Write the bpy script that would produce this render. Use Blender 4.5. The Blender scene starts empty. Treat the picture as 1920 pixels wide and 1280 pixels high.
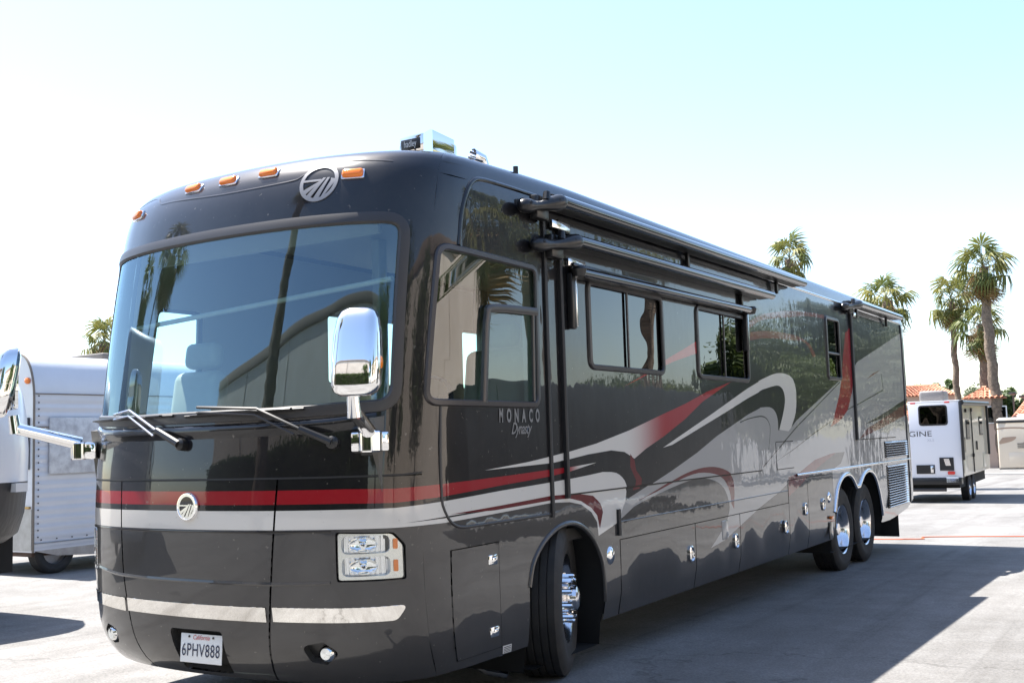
import bpy, bmesh, math, random, bisect
import numpy as np
from mathutils import Vector, Matrix
from mathutils.geometry import delaunay_2d_cdt
random.seed(7)
scene = bpy.context.scene
COL = scene.collection
PI = math.pi

# ------------------------------------------------------------------ camera
CAM = (4.72580762, -4.63733695, 1.70512246)
YAW, PITCH, ROLL = math.radians(31.24372511), math.radians(5.14690583), math.radians(-1.78976036)
fw = Vector((-math.sin(YAW) * math.cos(PITCH), math.cos(YAW) * math.cos(PITCH), math.sin(PITCH)))
rt = Vector((math.cos(YAW), math.sin(YAW), 0)); up = rt.cross(fw)
r2 = rt * math.cos(ROLL) + up * math.sin(ROLL); u2 = up * math.cos(ROLL) - rt * math.sin(ROLL)
cam = bpy.data.cameras.new('camera'); camo = bpy.data.objects.new('camera', cam); COL.objects.link(camo)
camo.matrix_world = Matrix(((r2.x, u2.x, -fw.x, CAM[0]), (r2.y, u2.y, -fw.y, CAM[1]), (r2.z, u2.z, -fw.z, CAM[2]), (0, 0, 0, 1)))
cam.sensor_width = 36; cam.lens = 2034.07 / 1920 * 36; cam.clip_end = 2000; cam.clip_start = .05
scene.camera = camo

# ------------------------------------------------------------------ sky, sun, exposure
SUN = Vector((-1.72, .13, 3.45)).normalized()            # towards the sun
world = bpy.data.worlds.new('World'); scene.world = world; world.use_nodes = True
nt = world.node_tree; nt.nodes.clear()
out = nt.nodes.new('ShaderNodeOutputWorld'); bg = nt.nodes.new('ShaderNodeBackground'); sky = nt.nodes.new('ShaderNodeTexSky')
sky.sky_type = 'NISHITA'; sky.sun_disc = False
sky.sun_elevation = math.asin(SUN.z); sky.sun_rotation = math.atan2(SUN.x, SUN.y)
sky.air_density = 1.0; sky.dust_density = .9; sky.ozone_density = 1.0; sky.altitude = 50
bg.inputs['Strength'].default_value = .10
nt.links.new(sky.outputs[0], bg.inputs[0]); nt.links.new(bg.outputs[0], out.inputs[0])
sl = bpy.data.lights.new('sun', 'SUN'); sl.energy = 5.0; sl.angle = math.radians(.5); sl.color = (1, .95, .88)
so = bpy.data.objects.new('sun', sl); COL.objects.link(so); so.location = (-20, 0, 40)
so.rotation_euler = SUN.to_track_quat('Z', 'Y').to_euler()
scene.view_settings.view_transform = 'Standard'; scene.view_settings.look = 'None'
scene.view_settings.gamma = 1; scene.view_settings.use_curve_mapping = False
scene.view_settings.exposure = 1.8

# ------------------------------------------------------------------ helpers: materials
def mat(name, col, rough=.5, metal=0, coat=0, coatr=.03, spec=.5, bump=None, var=None, trans=0, ior=1.5):
    m = bpy.data.materials.new(name); m.use_nodes = True; t = m.node_tree; b = t.nodes['Principled BSDF']
    b.inputs['Base Color'].default_value = (*col, 1); b.inputs['Roughness'].default_value = rough; b.inputs['Metallic'].default_value = metal
    b.inputs['Coat Weight'].default_value = coat; b.inputs['Coat Roughness'].default_value = coatr
    b.inputs['Specular IOR Level'].default_value = spec; b.inputs['Transmission Weight'].default_value = trans; b.inputs['IOR'].default_value = ior
    tc = t.nodes.new('ShaderNodeTexCoord')
    if var:                                       # (scale, amount, darker colour) blotches and wear
        n = t.nodes.new('ShaderNodeTexNoise'); n.inputs['Scale'].default_value = var[0]; n.inputs['Detail'].default_value = 6; n.inputs['Roughness'].default_value = .65
        r = t.nodes.new('ShaderNodeMapRange'); r.inputs[1].default_value = .38; r.inputs[2].default_value = .68; r.inputs[4].default_value = var[1]
        x = t.nodes.new('ShaderNodeMix'); x.data_type = 'RGBA'; x.inputs[6].default_value = (*col, 1); x.inputs[7].default_value = (*var[2], 1)
        t.links.new(tc.outputs['Object'], n.inputs['Vector']); t.links.new(n.outputs[0], r.inputs[0]); t.links.new(r.outputs[0], x.inputs[0]); t.links.new(x.outputs[2], b.inputs['Base Color'])
    if bump:                                      # list of (vector scale, distance, detail)
        prev = None
        for sc, dist, det in bump:
            mp = t.nodes.new('ShaderNodeMapping'); mp.inputs['Scale'].default_value = sc
            n = t.nodes.new('ShaderNodeTexNoise'); n.inputs['Scale'].default_value = 1; n.inputs['Detail'].default_value = det
            bp = t.nodes.new('ShaderNodeBump'); bp.inputs['Distance'].default_value = dist; bp.inputs['Strength'].default_value = 1
            t.links.new(tc.outputs['Object'], mp.inputs[0]); t.links.new(mp.outputs[0], n.inputs['Vector']); t.links.new(n.outputs[0], bp.inputs['Height'])
            if prev: t.links.new(prev.outputs[0], bp.inputs['Normal'])
            prev = bp
        t.links.new(prev.outputs[0], b.inputs['Normal']); t.links.new(prev.outputs[0], b.inputs['Coat Normal'])
    return m
def glassmat(name, tint, ior=1.6, bump=0, gcol=(.96, .98, 1)):
    m = bpy.data.materials.new(name); m.use_nodes = True; t = m.node_tree; t.nodes.clear()
    o = t.nodes.new('ShaderNodeOutputMaterial'); mx = t.nodes.new('ShaderNodeMixShader'); fr = t.nodes.new('ShaderNodeFresnel')
    ge = t.nodes.new('ShaderNodeNewGeometry'); mi = t.nodes.new('ShaderNodeMath'); mi.operation = 'MULTIPLY_ADD'; mi.inputs[1].default_value = 1 / ior - ior; mi.inputs[2].default_value = ior
    t.links.new(ge.outputs['Backfacing'], mi.inputs[0]); t.links.new(mi.outputs[0], fr.inputs[0])       # a thin pane reflects alike from both sides
    tr = t.nodes.new('ShaderNodeBsdfTransparent'); tr.inputs[0].default_value = (*tint, 1); gl = t.nodes.new('ShaderNodeBsdfGlossy'); gl.inputs['Roughness'].default_value = 0.004
    gl.inputs[0].default_value = (*gcol, 1)
    if bump:
        tc = t.nodes.new('ShaderNodeTexCoord'); n = t.nodes.new('ShaderNodeTexNoise'); n.inputs['Scale'].default_value = 1.6; n.inputs['Detail'].default_value = 1
        bp = t.nodes.new('ShaderNodeBump'); bp.inputs['Distance'].default_value = bump
        t.links.new(tc.outputs['Object'], n.inputs['Vector']); t.links.new(n.outputs[0], bp.inputs['Height']); t.links.new(bp.outputs[0], gl.inputs['Normal']); t.links.new(bp.outputs[0], fr.inputs['Normal'])
    t.links.new(fr.outputs[0], mx.inputs[0]); t.links.new(tr.outputs[0], mx.inputs[1]); t.links.new(gl.outputs[0], mx.inputs[2]); t.links.new(mx.outputs[0], o.inputs[0])
    return m
WAVE = [((1.1, .6, 1.6), .008, 1), ((4, 6.0, 2.8), .0017, 2)]
def paint(name, col, metal=0., rough=.3, **k):
    m = mat(name, col, rough, metal, 1.0, .008, .12, WAVE, **k); m.node_tree.nodes['Principled BSDF'].inputs['Coat IOR'].default_value = 1.47
    t = m.node_tree; tc = t.nodes.new('ShaderNodeTexCoord'); n = t.nodes.new('ShaderNodeTexNoise'); n.inputs['Scale'].default_value = 2.3; n.inputs['Detail'].default_value = 7; n.inputs['Roughness'].default_value = .7
    r = t.nodes.new('ShaderNodeMapRange'); r.inputs[1].default_value = .42; r.inputs[2].default_value = .75; r.inputs[3].default_value = .006; r.inputs[4].default_value = .022
    t.links.new(tc.outputs['Object'], n.inputs['Vector']); t.links.new(n.outputs[0], r.inputs[0]); t.links.new(r.outputs[0], t.nodes['Principled BSDF'].inputs['Coat Roughness'])
    sp = t.nodes.new('ShaderNodeTexNoise'); sp.inputs['Scale'].default_value = 38; sp.inputs['Detail'].default_value = 2       # bug marks, chips and a thin film of dust
    s1 = t.nodes.new('ShaderNodeMapRange'); s1.inputs[1].default_value = .71; s1.inputs[2].default_value = .76; s1.inputs[4].default_value = .35
    s2 = t.nodes.new('ShaderNodeMapRange'); s2.inputs[1].default_value = .35; s2.inputs[2].default_value = .8; s2.inputs[4].default_value = .05
    ad = t.nodes.new('ShaderNodeMath'); ad.operation = 'ADD'; mx = t.nodes.new('ShaderNodeMix'); mx.data_type = 'RGBA'; mx.inputs[6].default_value = (*col, 1); mx.inputs[7].default_value = (.24, .22, .19, 1)
    t.links.new(tc.outputs['Object'], sp.inputs['Vector']); t.links.new(sp.outputs[0], s1.inputs[0]); t.links.new(n.outputs[0], s2.inputs[0]); t.links.new(s1.outputs[0], ad.inputs[0]); t.links.new(s2.outputs[0], ad.inputs[1]); t.links.new(ad.outputs[0], mx.inputs[0]); t.links.new(mx.outputs[2], t.nodes['Principled BSDF'].inputs['Base Color'])
    return m
M = {}
M['black'] = paint('black_paint', (.006, .006, .0075))
M['charcoal'] = paint('charcoal_paint', (.055, .0525, .051), .3, .4)
M['cream'] = paint('cream_paint', (.62, .59, .54))
M['silver'] = paint('silver_paint', (.35, .34, .325), .1, .4)
M['red'] = paint('red_paint', (.27, .007, .014))
M['darkred'] = paint('dark_red_paint', (.11, .006, .009))
M['lineblack'] = paint('pinstripe_paint', (.012, .01, .01))
M['roofblack'] = mat('roof_black_paint', (.006, .006, .0075), .3, 0, 1, .02, .12)
M['dimred'] = paint('dim_red_paint', (.13, .016, .012))
# cream running into red along the side swoosh
m = paint('cream_to_red_paint', (.6, .57, .52)); t = m.node_tree; b = t.nodes['Principled BSDF']
tc = t.nodes.new('ShaderNodeTexCoord'); sx = t.nodes.new('ShaderNodeSeparateXYZ'); mr = t.nodes.new('ShaderNodeMapRange'); mr.interpolation_type = 'SMOOTHSTEP'
mr.inputs[1].default_value = 2.55; mr.inputs[2].default_value = 3.35
mx = t.nodes.new('ShaderNodeMix'); mx.data_type = 'RGBA'; mx.inputs[6].default_value = (.6, .57, .52, 1); mx.inputs[7].default_value = (.27, .007, .014, 1)
t.links.new(tc.outputs['Object'], sx.inputs[0]); t.links.new(sx.outputs[1], mr.inputs[0]); t.links.new(mr.outputs[0], mx.inputs[0]); t.links.new(mx.outputs[2], b.inputs['Base Color'])
M['fade'] = m
m = paint('red_to_cream_paint', (.6, .57, .52)); t = m.node_tree; b = t.nodes['Principled BSDF']
tc = t.nodes.new('ShaderNodeTexCoord'); sx = t.nodes.new('ShaderNodeSeparateXYZ'); mr = t.nodes.new('ShaderNodeMapRange'); mr.interpolation_type = 'SMOOTHSTEP'
mr.inputs[1].default_value = 1.68; mr.inputs[2].default_value = 1.9
mx = t.nodes.new('ShaderNodeMix'); mx.data_type = 'RGBA'; mx.inputs[7].default_value = (.6, .57, .52, 1); mx.inputs[6].default_value = (.27, .007, .014, 1)
t.links.new(tc.outputs['Object'], sx.inputs[0]); t.links.new(sx.outputs[1], mr.inputs[0]); t.links.new(mr.outputs[0], mx.inputs[0]); t.links.new(mx.outputs[2], b.inputs['Base Color'])
M['redtip'] = m
M['chrome'] = mat('chrome', (.9, .9, .9), .035, 1)
M['chrome_soft'] = mat('brushed_alloy', (.8, .8, .82), .16, 1)
M['bronze_strip'] = mat('polished_strip', (.82, .80, .76), .03, 1, bump=[((2.5, 2.5, 3), .004, 1)])
M['rubber'] = mat('black_rubber', (.012, .012, .013), .55)
M['gasket'] = mat('grey_gasket', (.035, .033, .034), .38)
M['frame'] = mat('window_frame_grey', (.06, .055, .055), .3, .3)
M['blackplastic'] = mat('black_plastic', (.012, .012, .013), .32)
M['tyre'] = mat('tyre_rubber', (.02, .019, .018), .75, var=(9, .7, (.04, .036, .032)))
M['dark'] = mat('underbody_black', (.008, .008, .008), .8)
M['amber'] = mat('amber_lens', (.85, .2, .012), .12, 0, .6, .05)
M['redlens'] = mat('red_lens', (.6, .02, .015), .15, 0, .6)
M['white_plastic'] = mat('white_plastic', (.75, .75, .74), .35)
M['glass_front'] = glassmat('windscreen_glass', (.66, .84, .85), 2.25, 0, (.64, .86, 1.0))
M['glass_cab'] = glassmat('cab_glass', (.6, .78, .74), 2.0, .004)
M['glass_dark'] = glassmat('privacy_glass', (.035, .045, .05), 1.9, .004)
M['glass_clear'] = glassmat('clear_tint_glass', (.85, .96, .95), 1.5)
M['lens'] = glassmat('clear_lens', (.93, .95, .95), 1.5)
M['leather'] = mat('cream_leather', (.43, .41, .34), .55, var=(6, .4, (.34, .32, .26)))
M['trimbeige'] = mat('beige_trim', (.34, .30, .25), .7)
M['carpet'] = mat('dark_carpet', (.03, .028, .026), .9)
M['emblem'] = mat('emblem_silver', (.21, .21, .22), .35, .6)

# ------------------------------------------------------------------ helpers: meshes
def tag(o, label=None, cat=None, group=None, kind=None):
    for k, v in (('label', label), ('category', cat), ('group', group), ('kind', kind)):
        if v: o[k] = v
    return o
def empty(name, loc=(0, 0, 0), rz=0):
    o = bpy.data.objects.new(name, None); COL.objects.link(o); o.location = loc; o.rotation_euler = (0, 0, rz); o.empty_display_size = .2
    return o
def link(name, me, parent=None):
    o = bpy.data.objects.new(name, me); COL.objects.link(o)
    if parent: o.parent = parent
    return o
class MB:
    def __init__(s): s.v = []; s.f = []; s.m = []
    def add(s, vs, fs, mi=0):
        k = len(s.v); s.v += [tuple(p) for p in vs]
        for f in fs: s.f.append(tuple(i + k for i in f)); s.m.append(mi)
        return s
    def box(s, lo, hi, mi=0, bev=0, X=None, seg=2):
        bm = bmesh.new(); bmesh.ops.create_cube(bm, size=1)
        for v in bm.verts: v.co = Vector([lo[k] + (v.co[k] + .5) * (hi[k] - lo[k]) for k in range(3)])
        if bev: bmesh.ops.bevel(bm, geom=bm.edges[:], offset=bev, segments=seg, affect='EDGES', profile=.5)
        if X is not None: bmesh.ops.transform(bm, matrix=X, verts=bm.verts)
        bm.verts.index_update(); s.add([v.co[:] for v in bm.verts], [[v.index for v in f.verts] for f in bm.faces], mi); bm.free(); return s
    def tube(s, pts, r, n=10, mi=0, caps=True):
        pts = [Vector(p) for p in pts]; rs = r if isinstance(r, (list, tuple)) else [r] * len(pts)
        k = len(s.v); up0 = None
        for i, p in enumerate(pts):
            t = (pts[min(i + 1, len(pts) - 1)] - pts[max(i - 1, 0)]).normalized()
            if up0 is None: up0 = t.orthogonal().normalized()
            up0 = (up0 - t * up0.dot(t)).normalized(); w = t.cross(up0)
            for j in range(n):
                a = 2 * PI * j / n; s.v.append(tuple(p + (up0 * math.cos(a) + w * math.sin(a)) * rs[i]))
        for i in range(len(pts) - 1):
            for j in range(n):
                s.f.append((k + i * n + j, k + i * n + (j + 1) % n, k + (i + 1) * n + (j + 1) % n, k + (i + 1) * n + j)); s.m.append(mi)
        if caps:
            s.f.append(tuple(k + j for j in range(n))[::-1]); s.m.append(mi)
            s.f.append(tuple(k + (len(pts) - 1) * n + j for j in range(n))); s.m.append(mi)
        return s
    def cyl(s, a, b, r, r1=None, n=16, mi=0, caps=True): return s.tube([a, b], [r, r if r1 is None else r1], n, mi, caps)
    def lathe(s, prof, org, ax, n=24, mi=0, sc=(1, 1)):
        ax = Vector(ax).normalized(); e = Vector((0, 0, 1)) if abs(ax.z) < .9 else Vector((1, 0, 0)); a1 = (e - ax * e.dot(ax)).normalized(); a2 = ax.cross(a1); org = Vector(org); k = len(s.v)
        for r, h in prof:
            for j in range(n):
                a = 2 * PI * j / n; s.v.append(tuple(org + ax * h + a1 * (math.cos(a) * r * sc[0]) + a2 * (math.sin(a) * r * sc[1])))
        for i in range(len(prof) - 1):
            for j in range(n):
                s.f.append((k + i * n + j, k + i * n + (j + 1) % n, k + (i + 1) * n + (j + 1) % n, k + (i + 1) * n + j)); s.m.append(mi)
        return s
    def ell(s, c, r, mi=0, n=14, m=9):
        k = len(s.v)
        for i in range(m + 1):
            th = PI * i / m
            for j in range(n):
                a = 2 * PI * j / n; s.v.append((c[0] + r[0] * math.sin(th) * math.cos(a), c[1] + r[1] * math.sin(th) * math.sin(a), c[2] + r[2] * math.cos(th)))
        for i in range(m):
            for j in range(n): s.f.append((k + i * n + j, k + (i + 1) * n + j, k + (i + 1) * n + (j + 1) % n, k + i * n + (j + 1) % n)); s.m.append(mi)
        return s
    def prism(s, poly, fn, t0, t1, mi=0):
        n = len(poly); s.add([fn(a, b, t0) for a, b in poly] + [fn(a, b, t1) for a, b in poly], [tuple(range(n))[::-1], tuple(range(n, 2 * n))] + [(i, (i + 1) % n, n + (i + 1) % n, n + i) for i in range(n)], mi); return s
    def mesh(s, name, mats, angle=35):
        me = bpy.data.meshes.new(name); me.from_pydata(s.v, [], s.f)
        for m_ in (mats if isinstance(mats, (list, tuple)) else [mats]): me.materials.append(m_)
        me.polygons.foreach_set('material_index', s.m)
        bm = bmesh.new(); bm.from_mesh(me); bmesh.ops.recalc_face_normals(bm, faces=bm.faces); bm.to_mesh(me); bm.free()
        me.polygons.foreach_set('use_smooth', [True] * len(me.polygons)); me.set_sharp_from_angle(angle=math.radians(angle)); me.update(); return me
    def build(s, name, mats, parent=None, angle=35): return link(name, s.mesh(name, mats, angle), parent)

def rpoly(pts, r, seg=5):
    """polygon with rounded corners"""
    o = []; n = len(pts)
    for i, p in enumerate(pts):
        rr = r[i] if isinstance(r, (list, tuple)) else r
        a = Vector(pts[i - 1]); p = Vector(p); b = Vector(pts[(i + 1) % n])
        if rr <= 0: o.append(tuple(p)); continue
        d1 = (a - p).normalized(); d2 = (b - p).normalized(); ang = d1.angle(d2); L = min(rr / math.tan(ang / 2), (a - p).length * .49, (b - p).length * .49)
        q1 = p + d1 * L; q2 = p + d2 * L
        for k in range(seg + 1):
            t_ = k / seg; o.append(tuple(q1 * (1 - t_) ** 2 + p * 2 * t_ * (1 - t_) + q2 * t_ * t_))
    return o
def rect(a, b, c, d): return [(a, c), (b, c), (b, d), (a, d)]
def smooth(pts, n=5):
    o = []; P = [pts[0]] + list(pts) + [pts[-1]]
    for i in range(1, len(P) - 2):
        p0, p1, p2, p3 = P[i - 1:i + 3]
        for k in range(n):
            t_ = k / n; o.append(tuple(.5 * (2 * p1[j] + (p2[j] - p0[j]) * t_ + (2 * p0[j] - 5 * p1[j] + 4 * p2[j] - p3[j]) * t_ * t_ + (3 * p1[j] - p0[j] - 3 * p2[j] + p3[j]) * t_ ** 3) for j in (0, 1)))
    o.append(tuple(pts[-1])); return o
def text(name, body, size, fn, m, parent, sx=1, shear=0, spacing=1, bold=0.0):
    """built-in font, mapped through fn(a, b, h)"""
    cu = bpy.data.curves.new('t', 'FONT'); cu.body = body; cu.size = size; cu.shear = shear; cu.space_character = spacing; cu.resolution_u = 3; cu.align_x = 'CENTER'; cu.offset = bold
    o = bpy.data.objects.new('t', cu); COL.objects.link(o); dg = bpy.context.evaluated_depsgraph_get(); me = bpy.data.meshes.new_from_object(o.evaluated_get(dg)); bpy.data.objects.remove(o)
    for v in me.vertices: v.co = fn(v.co.x * sx, v.co.y, 0)
    me.materials.clear(); me.materials.append(m); me.name = name
    return link(name, me, parent)
# ------------------------------------------------------------------ motorhome body surface S(u, v)
# ---- plan curve: half, u from nose centre (0) along the perimeter to the rear centre
PLAN=[(0,0),(.3,.012),(.6,.05),(.85,.115),(1.0,.178),(1.1,.242),(1.18,.325),(1.235,.43),(1.265,.56),(1.275,.72)]
def catmull(pts,n=60):
    out=[]
    P=[(-pts[1][0],pts[1][1])]+pts+[(pts[-1][0]+(pts[-1][0]-pts[-2][0])*0, pts[-1][1]+.2)]
    for i in range(1,len(P)-2):
        p0,p1,p2,p3=P[i-1:i+3]
        for k in range(n):
            t=k/n
            out.append(tuple(.5*((2*p1[j])+(-p0[j]+p2[j])*t+(2*p0[j]-5*p1[j]+4*p2[j]-p3[j])*t*t+(-p0[j]+3*p1[j]-3*p2[j]+p3[j])*t**3) for j in (0,1)))
    out.append(pts[-1]); return out
YR=12.75
_pl=catmull(PLAN); _K=len(_pl)-1
_r=.2
_pl+= [(1.275,YR-_r)]+[(1.275-_r+_r*math.cos(a),YR-_r+_r*math.sin(a)) for a in [math.pi/2*k/20 for k in range(1,21)]]+[(0,YR)]
_U=[0]
for a,b in zip(_pl,_pl[1:]): _U.append(_U[-1]+math.hypot(b[0]-a[0],b[1]-a[1]))
UMAX=_U[-1]
def plan(u):
    s=1 if u>=0 else -1; u=min(abs(u),UMAX-1e-6)
    i=min(max(bisect.bisect_right(_U,u)-1,0),len(_pl)-2); t=(u-_U[i])/(_U[i+1]-_U[i])
    a,b=_pl[i],_pl[i+1]
    return s*(a[0]+(b[0]-a[0])*t), a[1]+(b[1]-a[1])*t
USIDE=_U[_K]; YS=.72         # u where the flat side starts, y=YS
def u_of_y(y): return USIDE+(y-YS)
# ---- profile: v, z, half-width scale, nose y, rear inset
PROF=[(.40,.425,.965,-.19),(.45,.455,.975,-.23),(.52,.515,.988,-.285),(.64,.635,.998,-.345),(.8,.8,1.0,-.375),(1.0,1.0,1.0,-.395),(1.3,1.3,1.0,-.40),(1.55,1.55,1.0,-.39),
 (1.75,1.75,1.0,-.372),(2.0,2.0,1.0,-.345),(2.4,2.4,1.0,-.29),(2.7,2.7,1.0,-.24),(2.95,2.95,1.0,-.19),(3.1,3.1,.998,-.155),(3.2,3.2,.995,-.12),(3.3,3.3,.985,-.07),
 (3.4,3.395,.966,.005),(3.5,3.447,.93,.11),(3.62,3.47,.84,.27),(3.8,3.482,.65,.50),(4.1,3.49,.31,.87),(4.4,3.493,.001,1.3)]
_V=[p[0] for p in PROF]
def _herm(i,v,k):
    n=len(PROF)
    def sl(j):
        a=max(j-1,0); b=min(j+1,n-1); return (PROF[b][k]-PROF[a][k])/(_V[b]-_V[a])
    h=_V[i+1]-_V[i]; t=(v-_V[i])/h
    return (2*t**3-3*t*t+1)*PROF[i][k]+(t**3-2*t*t+t)*h*sl(i)+(-2*t**3+3*t*t)*PROF[i+1][k]+(t**3-t*t)*h*sl(i+1)
def prof(v):
    i=min(max(bisect.bisect_right(_V,v)-1,0),len(PROF)-2)
    return _herm(i,v,1),_herm(i,v,2),_herm(i,v,3)
def fade(p,yc):
    L=1.7; t=min(max(p/L,0),1); return 1-t*t*(3-2*t)
def S(u,v):
    px,py=plan(u); z,w,yc=prof(v)
    x=px*w; y=py+yc*fade(py,yc)
    if v>3.2:
        t=min(max(py/2.2,0),1); k=min((v-3.2)/.3,1)
        z-=.052*k*k*(3-2*k)*(1-t*t*(3-2*t))
    return (x,y,z)
def N(u,v,e=.02):
    a=S(u+e,v);b=S(u-e,v);c=S(u,v+e);d=S(u,v-e)
    A=[a[k]-b[k] for k in range(3)];B=[c[k]-d[k] for k in range(3)]
    n=(A[1]*B[2]-A[2]*B[1],A[2]*B[0]-A[0]*B[2],A[0]*B[1]-A[1]*B[0])
    l=math.sqrt(sum(q*q for q in n)) or 1
    return (n[0]/l,n[1]/l,n[2]/l)
def SP(u, v, h=0.0):
    p = S(u, v)
    if h == 0: return p
    n = N(u, v); return (p[0] + n[0] * h, p[1] + n[1] * h, p[2] + n[2] * h)
def dens(poly, d, closed=True):
    o = []; n = len(poly)
    for i in range(n if closed else n - 1):
        a = poly[i]; b = poly[(i + 1) % n]; L = math.hypot(b[0] - a[0], b[1] - a[1]); k = max(1, int(math.ceil(L / d)))
        for j in range(k): o.append((a[0] + (b[0] - a[0]) * j / k, a[1] + (b[1] - a[1]) * j / k))
    if not closed: o.append(poly[-1])
    return o
def inside(P, poly):
    x, y = P[:, 0], P[:, 1]; r = np.zeros(len(P), bool); n = len(poly)
    for i in range(n):
        x1, y1 = poly[i]; x2, y2 = poly[(i + 1) % n]
        if y1 == y2: continue
        c_ = ((y1 > y) != (y2 > y)) & (x < (x2 - x1) * (y - y1) / (y2 - y1) + x1); r ^= c_
    return r
def patch(name, outline, mats, holes=(), regions=(), gu=None, gv=None, off=0., parent=None, d=.08, skirt=0, flip=False, us_=1.):
    """a sheet of the body surface: outline, holes and painted regions are polygons in (u, v)"""
    pts = []; edges = []
    def addpoly(pl):
        pl = dens(pl, d); k = len(pts); pts.extend(pl); edges.extend((k + i, k + (i + 1) % len(pl)) for i in range(len(pl)))
    addpoly(outline)
    us = [p[0] for p in outline]; vs = [p[1] for p in outline]; bb = (min(us), max(us), min(vs), max(vs))
    def touches(r):
        a = [p[0] for p in r]; b_ = [p[1] for p in r]
        return max(a) > bb[0] and min(a) < bb[1] and max(b_) > bb[2] and min(b_) < bb[3]
    for h in holes: addpoly(h)
    rg = [r for r in regions if touches(r[1])]
    for _, r in rg: addpoly(r)
    gu = gu or []; gv = gv or []
    G = np.array([(a, b_) for a in gu for b_ in gv if bb[0] < a < bb[1] and bb[2] < b_ < bb[3]]).reshape(-1, 2)
    if len(G):
        k = inside(G, outline)
        for h in holes: k &= ~inside(G, h)
        pts.extend(map(tuple, G[k]))
    V, E_, F, *_ = delaunay_2d_cdt([Vector((p[0] * us_, p[1])) for p in pts], edges, [], 0, 1e-7)
    V = [(p.x / us_, p.y) for p in V]; C = np.array([(sum(V[i][0] for i in f) / len(f), sum(V[i][1] for i in f) / len(f)) for f in F])
    keep = inside(C, outline)
    for h in holes: keep &= ~inside(C, h)
    mi = np.zeros(len(F), int)
    for k, r in rg: mi[inside(C, r)] = k
    used = {}; verts = []; nor = []; faces = []; mids = []
    for f, k, q in zip(F, keep, mi):
        if not k: continue
        ff = []
        for i in f:
            if i not in used:
                used[i] = len(verts); p = S(*V[i]); n_ = N(*V[i]); verts.append(tuple(p[j] + n_[j] * off for j in range(3))); nor.append(n_)
            ff.append(used[i])
        a, b_, c_ = (Vector(verts[ff[0]]), Vector(verts[ff[1]]), Vector(verts[ff[2]]))
        if (b_ - a).cross(c_ - a).dot(Vector(nor[ff[0]])) < 0: ff = ff[::-1]
        faces.append(ff); mids.append(int(q))
    if skirt:                                            # turn the rim down so the panel has thickness
        cnt = {}
        for f in faces:
            for i in range(len(f)):
                e = (f[i], f[(i + 1) % len(f)]); cnt[e] = 1
        rim = [e for e in cnt if (e[1], e[0]) not in cnt]; low = {}
        for e in rim:
            for i in e:
                if i not in low: low[i] = len(verts); verts.append(tuple(verts[i][j] - nor[i][j] * skirt for j in range(3))); nor.append(nor[i])
        for e in rim: faces.append([e[1], e[0], low[e[0]], low[e[1]]]); mids.append(0)
    me = bpy.data.meshes.new(name); me.from_pydata(verts, [], faces)
    for m_ in (mats if isinstance(mats, (list, tuple)) else [mats]): me.materials.append(m_)
    me.polygons.foreach_set('material_index', mids); me.polygons.foreach_set('use_smooth', [True] * len(faces))
    me.normals_split_custom_set_from_vertices([n_ if not flip else tuple(-q for q in n_) for n_ in nor]); me.update()
    return link(name, me, parent)
def bead(name, path, prof_, m, parent, closed=False, d=.05, angle=40):
    """a moulding that follows the body surface; prof_ = [(sideways, height), ...]"""
    pl = dens(path, d, closed); n = len(pl); P = [Vector(S(*p)) for p in pl]; NN = [Vector(N(*p)) for p in pl]; mb = MB(); k = len(prof_)
    for i in range(n):
        t_ = (P[(i + 1) % n] - P[i - 1]) if closed else (P[min(i + 1, n - 1)] - P[max(i - 1, 0)])
        s_ = NN[i].cross(t_).normalized()
        for a, h in prof_: mb.v.append(tuple(P[i] + s_ * a + NN[i] * h))
    for i in range(n if closed else n - 1):
        for j in range(k - 1): mb.f.append((i * k + j, i * k + j + 1, ((i + 1) % n) * k + j + 1, ((i + 1) % n) * k + j)); mb.m.append(0)
    me = bpy.data.meshes.new(name); me.from_pydata(mb.v, [], mb.f); me.materials.append(m)
    me.polygons.foreach_set('use_smooth', [True] * len(mb.f)); me.set_sharp_from_angle(angle=math.radians(angle)); me.update()
    return link(name, me, parent)
def halfround(w, h, n=5): return [(w / 2, -.004)] + [(w / 2 * math.cos(PI * k / n), h * math.sin(PI * k / n)) for k in range(n + 1)] + [(-w / 2, -.004)]
def flatbar(w, h): return [(w / 2, -.004), (w / 2, h * .8), (w / 2 - h * .3, h), (-w / 2 + h * .3, h), (-w / 2, h * .8), (-w / 2, -.004)]
def seam(path, w, parent, closed=False, h=.0016, m=None, name='panel_gap'): return bead(name, path, [(w / 2, h), (-w / 2, h)], m or M['rubber'], parent, closed)

# ------------------------------------------------------------------ the ground: the lot falls away gently behind the coach
def gz(y): return .183 - .0195 * min(max(y, -40), 62)
gm = mat('asphalt', (.2, .19, .175), .9, bump=[((60, 60, 60), .004, 4), ((300, 300, 300), .0015, 2)])
t = gm.node_tree; b = t.nodes['Principled BSDF']; tc = t.nodes.new('ShaderNodeTexCoord')
def noise(sc, det=5, vec=None, rough=.6):
    n = t.nodes.new('ShaderNodeTexNoise'); n.inputs['Scale'].default_value = sc; n.inputs['Detail'].default_value = det; n.inputs['Roughness'].default_value = rough; t.links.new(vec or tc.outputs['Object'], n.inputs['Vector']); return n
def ramp(a, b_, c0, c1, src):
    r = t.nodes.new('ShaderNodeValToRGB'); r.color_ramp.elements[0].position = a; r.color_ramp.elements[1].position = b_; r.color_ramp.elements[0].color = (*c0, 1); r.color_ramp.elements[1].color = (*c1, 1); t.links.new(src, r.inputs[0]); return r
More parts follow.
